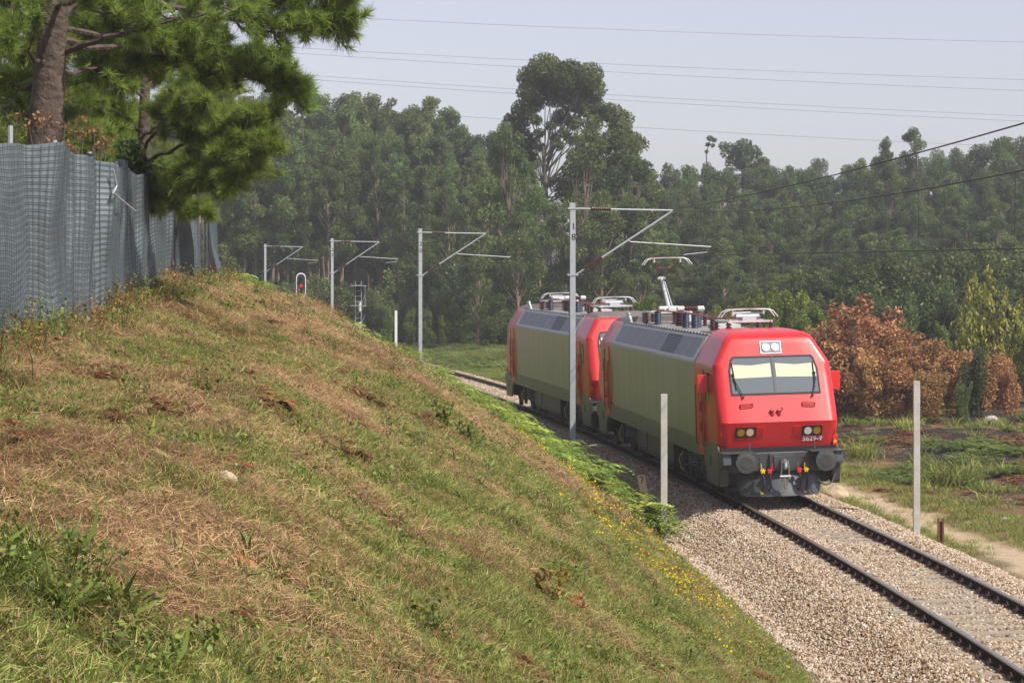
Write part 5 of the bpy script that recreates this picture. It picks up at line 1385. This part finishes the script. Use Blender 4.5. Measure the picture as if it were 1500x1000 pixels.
def m_bramble(seed, n=34, mt=None, h=.34, r=.22, ls=.06):
    g = np.random.default_rng(seed); Ps = []; rn = []; ns = 8; a = g.uniform(0, 6.28, ns); lean = g.uniform(.15, .8, ns)
    D = np.stack([np.cos(a) * lean, np.sin(a) * lean, np.ones(ns)], 1); B = g.normal(0, .02, (ns, 3)) * [1, 1, 0]
    Ps.append(blades(B, D, h * g.uniform(.6, 1.1, ns), .003, g, .1)); rn.append(rep(g, ns, 6, 0, .2))
    k = g.integers(0, ns, n); u = g.uniform(.3, 1.05, n)[:, None]; dn = D / np.linalg.norm(D, axis=1)[:, None]
    C = B[k] + dn[k] * u * h * .85 + g.normal(0, .03, (n, 3))
    Ps.append(leaf_quads(C, ls, g, .25, .62, .35, None, 1.0)); rn.append(rep(g, n, 4))
    return merge(Ps, mt or S_weed, 'leafy_stems', rn)
def m_fern(seed, nf=7, ln=.62, mt=None, flat=.5):
    g = np.random.default_rng(seed); Ps = []; rn = []
    for k in range(nf):
        a = 6.28 * k / nf + g.uniform(-.4, .4); L_ = ln * g.uniform(.7, 1.15); el = g.uniform(.8, 1.6) * (1.6 - flat)
        u = np.linspace(.06, 1, 15)
        ax = np.stack([np.cos(a) * u * L_ * .85, np.sin(a) * u * L_ * .85, L_ * (el * u - (el * .75 + .12) * u * u)], 1)
        sd = np.array([-math.sin(a), math.cos(a), 0]); fw = np.array([math.cos(a), math.sin(a), -.05])
        tint = g.uniform(-.2, .25)
        C = []; D = []; S = []
        for i in range(14):
            pl_ = L_ * .33 * (1 - u[i]) ** .75 * min(1, u[i] * 7) + .015
            for sg in (-1, 1):
                d = sd * sg + fw * .45 + g.normal(size=3) * .12; d[2] -= .12; d /= np.linalg.norm(d)
                C.append(ax[i] + d * pl_ * .5); D.append(d); S.append(pl_)
        C = np.array(C); D = np.array(D); S = np.array(S); nn = np.tile([0, 0, 1.0], (len(C), 1)) + g.normal(size=(len(C), 3)) * .25
        s = np.cross(D, nn); s /= np.linalg.norm(s, axis=1)[:, None]; wq = .017
        V = np.empty((len(C), 4, 3)); V[:, 0] = C - D * S[:, None] * .5 - s * wq; V[:, 1] = C - D * S[:, None] * .5 + s * wq; V[:, 2] = C + D * S[:, None] * .5 + s * wq * .25; V[:, 3] = C + D * S[:, None] * .5 - s * wq * .25
        Ps.append((V.reshape(-1, 3), np.arange(4 * len(C)).reshape(-1, 4))); rn.append(np.clip(np.repeat(g.uniform(.1, .8, len(C)), 4) + tint, 0, 1))
        Ps.append(blades(ax[:1], ax[-1:] - ax[:1] + np.array([[0, 0, L_ * .2]]), L_, .004, g, .35)); rn.append(np.full(6, .3))
    return merge(Ps, mt or S_fern, 'fern', rn)
def m_flower(seed, n=9):
    g = np.random.default_rng(seed); C = np.stack([g.normal(0, .12, n), g.normal(0, .12, n), g.uniform(.12, .26, n)], 1)
    Ps = [leaf_quads(C, .028, g, 0, .9, .3, None, 1.5), leaf_quads(C + [0, 0, .003], .026, g, 0, .9, .3, None, 1.5)]
    return merge(Ps, S_flow, 'flower', [rep(g, n, 4), rep(g, n, 4)])
def m_stone(seed):
    import bmesh
    g = random.Random(seed); bm = bmesh.new(); bmesh.ops.create_icosphere(bm, subdivisions=1, radius=.5)
    sx, sy, sz = g.uniform(.8, 1.3), g.uniform(.7, 1.1), g.uniform(.5, .85)
    for v in bm.verts:
        k = g.uniform(.72, 1.12); v.co = Vector((v.co.x * sx * k, v.co.y * sy * k, v.co.z * sz * k))
    me = bpy.data.meshes.new('stone'); bm.to_mesh(me); bm.free(); me.materials.append(S_stone); return me
S_stone = bpy.data.materials.new('ballast_stone'); S_stone.use_nodes = True
N, L = nodes_of(S_stone); b = N['Principled BSDF']; b.inputs['Roughness'].default_value = .9; b.inputs['Specular IOR Level'].default_value = .2
oi = N.new('ShaderNodeObjectInfo')
r_ = N.new('ShaderNodeValToRGB'); e = r_.color_ramp.elements; e[0].color = (.14, .09, .06, 1); e[1].color = (.62, .56, .50, 1)
for p_, c_ in ((.25, (.31, .215, .13)), (.5, (.44, .335, .22)), (.75, (.53, .44, .33))): q_ = e.new(p_); q_.color = (*c_, 1)
L.new(oi.outputs['Random'], r_.inputs[0]); L.new(r_.outputs[0], b.inputs['Base Color'])

def scatter(name, protos, P, rot, scl, label=None, parent=None):
    """one stuff object: a point per tuft, the tufts placed by geometry nodes"""
    n = len(P); me = bpy.data.meshes.new(name); me.vertices.add(n); me.vertices.foreach_set('co', np.asarray(P, np.float32).ravel())
    for an, tp, d in (('rot', 'FLOAT_VECTOR', rot), ('scl', 'FLOAT', scl), ('idx', 'INT', rng.integers(0, len(protos), n))):
        a = me.attributes.new(an, tp, 'POINT'); a.data.foreach_set('vector' if tp == 'FLOAT_VECTOR' else 'value', np.asarray(d, np.int32 if tp == 'INT' else np.float32).ravel())
    col = bpy.data.collections.new(name + '_kinds')
    for k, pm in enumerate(protos):
        col.objects.link(bpy.data.objects.new('%s_kind_%02d' % (name, k), pm))
    ng = bpy.data.node_groups.new(name + '_nodes', 'GeometryNodeTree')
    ng.interface.new_socket('Geometry', in_out='INPUT', socket_type='NodeSocketGeometry'); ng.interface.new_socket('Geometry', in_out='OUTPUT', socket_type='NodeSocketGeometry')
    nn = ng.nodes; gi = nn.new('NodeGroupInput'); go = nn.new('NodeGroupOutput'); ip = nn.new('GeometryNodeInstanceOnPoints')
    ci = nn.new('GeometryNodeCollectionInfo'); ci.inputs['Collection'].default_value = col; ci.inputs['Separate Children'].default_value = True; ci.inputs['Reset Children'].default_value = True
    def att(an, tp):
        q = nn.new('GeometryNodeInputNamedAttribute'); q.data_type = tp; q.inputs['Name'].default_value = an
        return [s for s in q.outputs if s.enabled and s.name == 'Attribute'][0]
    l = ng.links; l.new(gi.outputs[0], ip.inputs['Points']); l.new(ci.outputs[0], ip.inputs['Instance']); ip.inputs['Pick Instance'].default_value = True
    l.new(att('idx', 'INT'), ip.inputs['Instance Index']); l.new(att('scl', 'FLOAT'), ip.inputs['Scale']); l.new(att('rot', 'FLOAT_VECTOR'), ip.inputs['Rotation'])
    l.new(ip.outputs[0], go.inputs[0])
    o = link(name, me, parent); md = o.modifiers.new('scatter', 'NODES'); md.node_group = ng
    return tag(o, label, None, None, 'stuff')
def eulers(Nn, phi):
    """Euler angles turning z to the normals Nn after a spin phi"""
    z = Nn / np.linalg.norm(Nn, axis=1)[:, None]; x0 = np.stack([np.cos(phi), np.sin(phi), 0 * phi], 1)
    x = x0 - z * (x0 * z).sum(1)[:, None]; x /= np.linalg.norm(x, axis=1)[:, None]; y = np.cross(z, x)
    return np.stack([np.arctan2(y[:, 2], z[:, 2]), -np.arcsin(np.clip(x[:, 2], -1, 1)), np.arctan2(x[:, 1], x[:, 0])], 1)
def normals(t, Y):
    e = .12; X = Xc(Y) - t; f = lambda X_, Y_: zground(Xc(Y_) - X_, Y_, X_)
    dx = (f(X + e, Y) - f(X - e, Y)) / (2 * e); dy = (f(X, Y + e) - f(X, Y - e)) / (2 * e)
    return np.stack([-dx, -dy, np.ones_like(dx)], 1)
def in_view(X, Y, pad=.03):
    u = X / np.maximum(Y, .1); return (np.abs(u) < 750 / 3400 + pad) & (Y > 6)
def sample(n, t0, t1, y0, y1, dens=None, gamma=1.0):
    """points in track coordinates, denser near the camera when gamma > 1"""
    t = rng.uniform(t0, t1, n); u = rng.uniform(0, 1, n) ** gamma; Y = y0 + (y1 - y0) * u; X = Xc(Y) - t
    k = in_view(X, Y)
    if dens is not None: k &= rng.uniform(0, 1, n) < dens(t, Y, X)
    return t[k], Y[k], X[k]
def lay(name, protos, smp, s0, s1, lift=0.0, align=1.0, label=None, grow=0.0):
    t, Y, X = smp; n = len(t); z = zground(t, Y, X) + lift; Nn = normals(t, Y); Nn[:, :2] *= align
    sc_ = rng.uniform(s0, s1, n) * (1 + grow * np.clip(Y - 15, 0, 60) / 60)
    return scatter(name, protos, np.stack([X, Y, z], 1), eulers(Nn, rng.uniform(0, 6.28, n)), sc_, label)

K_thatch = [m_thatch(400 + k) for k in range(6)]
K_thatch2 = [m_thatch(410 + k, mt=S_straw2) for k in range(5)]
K_grass = [m_grass(420 + k, 46, .14, .15) for k in range(4)]
K_weed = [m_weed(440 + k, 34, .13, .09, .034) for k in range(4)] + [m_dock(450, 12, .17, .012)]
K_bram = [m_bramble(460 + k, 40, None, .30, .2, .036) for k in range(3)]
K_rust = [m_fern(470 + k, 5, .32, S_rust, .9) for k in range(3)]
K_fern = [m_fern(480 + k, 7, .62) for k in range(5)]
K_vfern = [m_fern(486 + k, 7, .55, S_vfern) for k in range(3)]
K_flow = [m_flower(490 + k) for k in range(3)]
K_tall = [m_grass(500 + k, 90, .2, .6, 4) for k in range(3)]
K_stone = [m_stone(k) for k in range(7)]
bank = lambda f: (lambda t, Y, X: f(t, Y, X) * (t > 3.7))
straw_tone = lambda X, Y: sstep(.38, .62, fbm(X * .75, Y * .75, 91))
lay('dry_thatch', K_thatch, sample(50000, 3.6, 16, 6.5, 42, bank(lambda t, Y, X: (1.1 - .9 * green_share(t, Y, X)) * (1 - straw_tone(X, Y))), 1.05), .5, 1.05, .01, 1, 'matted pale straw covering the bank', .4)
lay('brown_thatch', K_thatch2, sample(50000, 3.6, 16, 6.5, 42, bank(lambda t, Y, X: (1.1 - .9 * green_share(t, Y, X)) * straw_tone(X, Y)), 1.05), .5, 1.05, .01, 1, 'matted brown dead bracken litter on the bank', .4)
lay('dry_thatch', K_thatch, sample(14000, 3.8, 15, 40, 95, bank(lambda t, Y, X: (1.0 - .8 * green_share(t, Y, X)) * sstep(4.0, 6.5, t)), 1.3), 1.2, 1.9, .01, 1, 'matted dry straw on the far bank')
lay('bank_grass', K_grass, sample(150000, 3.4, 15, 7, 42, bank(lambda t, Y, X: np.clip(green_share(t, Y, X) - .05, 0, 1) * .95 + .10), 1.05), .45, 1.0, 0, .5, 'patchy green grass on the bank', .25)
lay('bank_grass', K_grass, sample(60000, 3.6, 15, 42, 95, bank(lambda t, Y, X: np.clip(green_share(t, Y, X) - .1, 0, 1)), 1.2), .7, 1.4, 0, .5, 'patchy green grass on the far bank')
lay('low_weeds', K_weed, sample(46000, 3.8, 15, 7, 60, bank(lambda t, Y, X: np.clip(1.5 * (fbm(X * .8, Y * .8, 51) - .42), 0, 1) * (.35 + green_share(t, Y, X))), 1.15), .5, 1.05, .01, .6, 'low leafy weeds on the bank', .5)
lay('leafy_stems', K_bram, sample(9000, 4.2, 15, 7, 70, bank(lambda t, Y, X: np.clip(3 * (fbm(X * .5, Y * .5, 53) - .52), 0, 1) * .5 + .02), 1.15), .45, 1.1, 0, .5, 'scattered leafy brambles on the bank', .4)
lay('rusty_bracken', K_rust, sample(5200, 4.4, 15, 8, 90, bank(lambda t, Y, X: np.clip(2.4 * (fbm(X * .6, Y * .6, 55) - .5), 0, 1) + .35 * np.exp(-((t - 6.0) / .9) ** 2) * (Y > 45)), 1.1), .55, 1.2, .0, .8, 'rust-coloured dead bracken on the bank', .6)
lay('bank_ferns', K_fern, sample(17000, 3.1, 10.5, 53, 120, lambda t, Y, X: sstep(3.2, 3.7, t - .02 * np.clip(Y - 80, 0, 40)) * np.clip(sstep(9.0, 4.6, t + 4.5 * (fbm(X * .6, Y * .6, 57) - .5)), .0, 1) ** 1.3 * np.clip(2.2 * (fbm(X * .9, Y * .9, 56) - .28), .1, 1) * (1 - .5 * sstep(80, 100, Y)), 1.15), .75, 1.5, .03, .25, 'fresh green bracken fringe at the toe of the bank')
lay('bank_ferns', K_fern, sample(6000, 6.0, 13.5, 56, 115, lambda t, Y, X: np.clip(3.2 * (fbm(X * .4, Y * .4, 58) - .5) + .5 * sstep(62, 80, Y), 0, 1) * .8, 1.0), .7, 1.2, .0, .5, 'green bracken patches below the bank crest')
lay('fringe_ferns', K_fern, sample(800, 3.3, 5.2, 53.2, 84, lambda t, Y, X: np.clip(3 * (fbm(X * .9, Y * .9, 96) - .36), 0, 1) * ((Y < 54.6) | (Y > 58.8)), 1.0), 1.3, 2.1, .05, .1, 'taller bracken fronds along the ragged edge of the ballast')
lay('yellow_flowers', K_flow, sample(2000, 3.6, 9, 29, 54, lambda t, Y, X: np.exp(-((t - (5.6 + .03 * (Y - 40))) / 1.3) ** 2) * np.clip(.05 + 2.8 * (fbm(X * .7, Y * .7, 59) - .45), 0, 1), 1.0), .8, 1.3, .0, .3, 'small yellow flowers low on the bank')
Yv = np.repeat(np.arange(19, 63, .16), 2); tv = 13.62 - rng.uniform(0, .5, len(Yv)) ; Xv = Xc(Yv) - tv; kv = in_view(Xv, Yv, .05) & (rng.uniform(0, 1, len(Yv)) < .75)
lay('fence_foot_growth', [m_bramble(520, 44, None, .42, .2, .04), m_bramble(521, 44, S_bronze, .5, .2, .04), m_bramble(522, 34, S_rust, .6, .16, .035), m_bramble(525, 44, None, .5, .2, .035), m_grass(523, 60, .2, .45), m_thatch(524, 160, .3)], (tv[kv], Yv[kv], Xv[kv]), .5, 1.25, 0, .3, 'dry brambles and weeds along the foot of the fence')
# right-hand side
R1 = lambda t, Y, X: np.clip(.15 + 1.7 * (fbm(X * .5, Y * .5, 63) - .35), 0, 1) * (1 - .93 * sstep(-3.4, -3.7, t) * sstep(-4.9, -4.5, t))
lay('verge_grass', K_grass, sample(26000, -14, -3.0, 40, 125, lambda t, Y, X: R1(t, Y, X) * (.08 + .92 * sstep(-7.5, -5, t)), 1.1), .7, 1.5, 0, .5, 'short verge grass right of the track', .3)
lay('verge_thatch', K_thatch, sample(6000, -16, -3.2, 40, 110, lambda t, Y, X: .5 * R1(t, Y, X), 1.1), .7, 1.4, .0, .8, 'dry litter among the verge grass')
lay('verge_ferns', K_vfern, sample(5200, -26, -5.6, 62, 100, lambda t, Y, X: np.clip(5 * (fbm(X * .33, Y * .33, 65) - .56), 0, 1), 1.0), .6, 1.15, 0, .4, 'green bracken on the burnt clearing')
lay('verge_tall_grass', K_tall, sample(500, -18, -5.4, 56, 90, lambda t, Y, X: np.clip(5 * (fbm(X * .3, Y * .3, 67) - .56), 0, 1), 1.0), .6, 1.1, 0, .3, 'taller grass tufts on the clearing')
lay('far_verge_grass', K_vfern, sample(3600, -18, -3.4, 98, 172, lambda t, Y, X: np.clip(3 * (fbm(X * .3, Y * .3, 68) - .38), 0, 1), 1.0), .8, 1.5, 0, .4, 'bracken and grass beyond the far bend')
lay('far_verge_grass', K_grass, sample(15000, -14, -2.6, 95, 172, None, 1.0), 1.2, 2.4, 0, .4, 'mown-looking grass along the far bend')
lay('clearing_litter', K_rust, sample(6000, -24, -5.0, 60, 105, lambda t, Y, X: np.clip(3.2 * (fbm(X * .4, Y * .4, 69) - .48), 0, 1), 1.0), .6, 1.3, 0, .8, 'brown dead bracken on the burnt clearing')
# ballast stones on the bed
def ballast_pts(n, y0, y1, t0=-3.1, t1=3.3, gm_=1.0):
    t, Y, X = sample(n, t0, t1, y0, y1, lambda t, Y, X: ((np.abs(np.abs(t) - .87) > .10) * (np.abs(t) < 3.1 + .5 * vnoise(X * 1.3, Y * 1.3, 70))), gm_)
    z = BTZ(np.clip(t, -3.3, 3.3)) + (fbm(X * .8, Y * .8, 62) - .5) * .08; z = np.maximum(z, zground(t, Y, X)) + .012
    # sleepers show through: fewer stones on their ends
    return t, Y, X, z
def stones(n, y0, y1, s0, s1, **kw):
    t, Y, X, z = ballast_pts(n, y0, y1, **kw); m = len(t)
    near = np.abs(((Y - 25.0) / .5965 + .5) % 1 - .5) < .20
    k = ~(near & (np.abs(t) < 1.32) & (rng.uniform(0, 1, m) < np.where(np.abs(t) < .7, .35, .75))); t, Y, X, z = t[k], Y[k], X[k], z[k]; m = len(t)
    scatter('ballast_stones', K_stone, np.stack([X, Y, z], 1), rng.uniform(0, 6.28, (m, 3)), rng.uniform(s0, s1, m) * (1 + .4 * (rng.uniform(0, 1, m) < .06)), 'loose crushed stones of the track ballast')
stones(100000, 30, 62, .034, .066)
stones(16000, 62, 92, .045, .08, t0=1.2)
stones(22000, 92, 128, .05, .095)
tt, Yt, Xt = sample(5200, 3.0, 5.0, 30, 52, lambda t, Y, X: np.exp(-(t - 3.0) / .6)); 
scatter('stray_stones', K_stone, np.stack([Xt, Yt, zground(tt, Yt, Xt) + .01], 1), rng.uniform(0, 6.28, (len(tt), 3)), rng.uniform(.03, .07, len(tt)), 'stray ballast stones at the toe of the bank')

# ------------------------------------------------------------------ single plants one can point at
def ground_hit(px, py):
    best = None
    for Y in np.arange(6.5, 140, .05):
        X = (px - 750) / 3400 * Y; z = EYE - (py - 384) / 3400 * Y
        if z <= zg(X, Y): return X, Y
    return X, Y
K_big = {'dock': m_dock(600, 18, .30, .022), 'dock2': m_dock(601, 14, .26, .019), 'dark': m_bramble(602, 110, None, .34, .26, .055), 'maple': m_bramble(603, 120, S_bronze, .36, .28, .062), 'red': m_bramble(604, 70, S_redl, .26, .2, .058), 'clump': m_grass(605, 380, .45, 1.1, 4.5), 'stem': m_bramble(606, 44, None, .5, .2, .055)}
def single(px, py, kind, s, name, label, cat='plant'):
    X, Y = ground_hit(px, py); o = link(name, K_big[kind], None, (X, Y, zg(X, Y) - .01), (0, 0, random.uniform(0, 6.28))); o.scale = (s, s, s); return tag(o, label, cat)
single(104, 918, 'dock', 1.0, 'dock_plant', 'broad-leaved dock rosette in the lower left of the bank')
single(192, 905, 'dock2', 1.0, 'dock_plant', 'broad-leaved dock right beside the lower-left dock rosette')
single(268, 862, 'dock2', .8, 'dock_plant', 'small upright dock with broad leaves above and right of the lower-left pair')
single(245, 990, 'dock', .8, 'dock_plant', 'pale dock rosette at the bottom edge, left part')
single(112, 815, 'dock', .9, 'dock_plant', 'dark green dock clump above the lower-left dock rosette')
single(10, 950, 'dark', .5, 'leafy_weed', 'round-leaved weed in the bottom left corner')
single(305, 975, 'dark', .75, 'leafy_weed', 'dark bushy weed near the bottom edge, left of centre')
single(612, 945, 'stem', .8, 'leafy_weed', 'upright dark-stemmed weed at the bottom centre')
single(652, 632, 'dark', 1.5, 'leafy_weed', 'dark green leafy bush on the bank below the ferns, upper of two')
single(686, 655, 'dark', 1.3, 'leafy_weed', 'dark green leafy bush on the bank below the ferns, lower of two')
single(805, 885, 'maple', 1.0, 'bronze_sapling', 'bronze-green sapling with lobed leaves beside the red-leaved one')
single(845, 903, 'red', .9, 'red_sapling', 'little red-leaved sapling on the lower bank')
single(1395, 715, 'clump', 1.0, 'grass_clump', 'large green grass clump right of the tall concrete post')
single(1372, 705, 'clump', .8, 'grass_clump', 'green grass clump just right of the concrete post, left of the large one')
single(1262, 672, 'clump', .8, 'grass_clump', 'green grass clump beside the locomotive buffer')
single(755, 545, 'clump', .9, 'grass_clump', 'bluish grass clump behind the tail of the second locomotive')
# ------------------------------------------------------------------ summer haze
hm = bpy.data.materials.new('summer_haze'); hm.use_nodes = True
N, L = nodes_of(hm); N.remove(N['Principled BSDF'])
pv = N.new('ShaderNodeVolumePrincipled'); pv.inputs['Color'].default_value = (0.86, 0.90, 1.0, 1); pv.inputs['Density'].default_value = 0.00052; pv.inputs['Anisotropy'].default_value = .25
L.new(pv.outputs[0], N['Material Output'].inputs['Volume'])
o = MB().box((0, 440, 22), (1700, 960, 66)).build('haze', hm); o['kind'] = 'stuff'
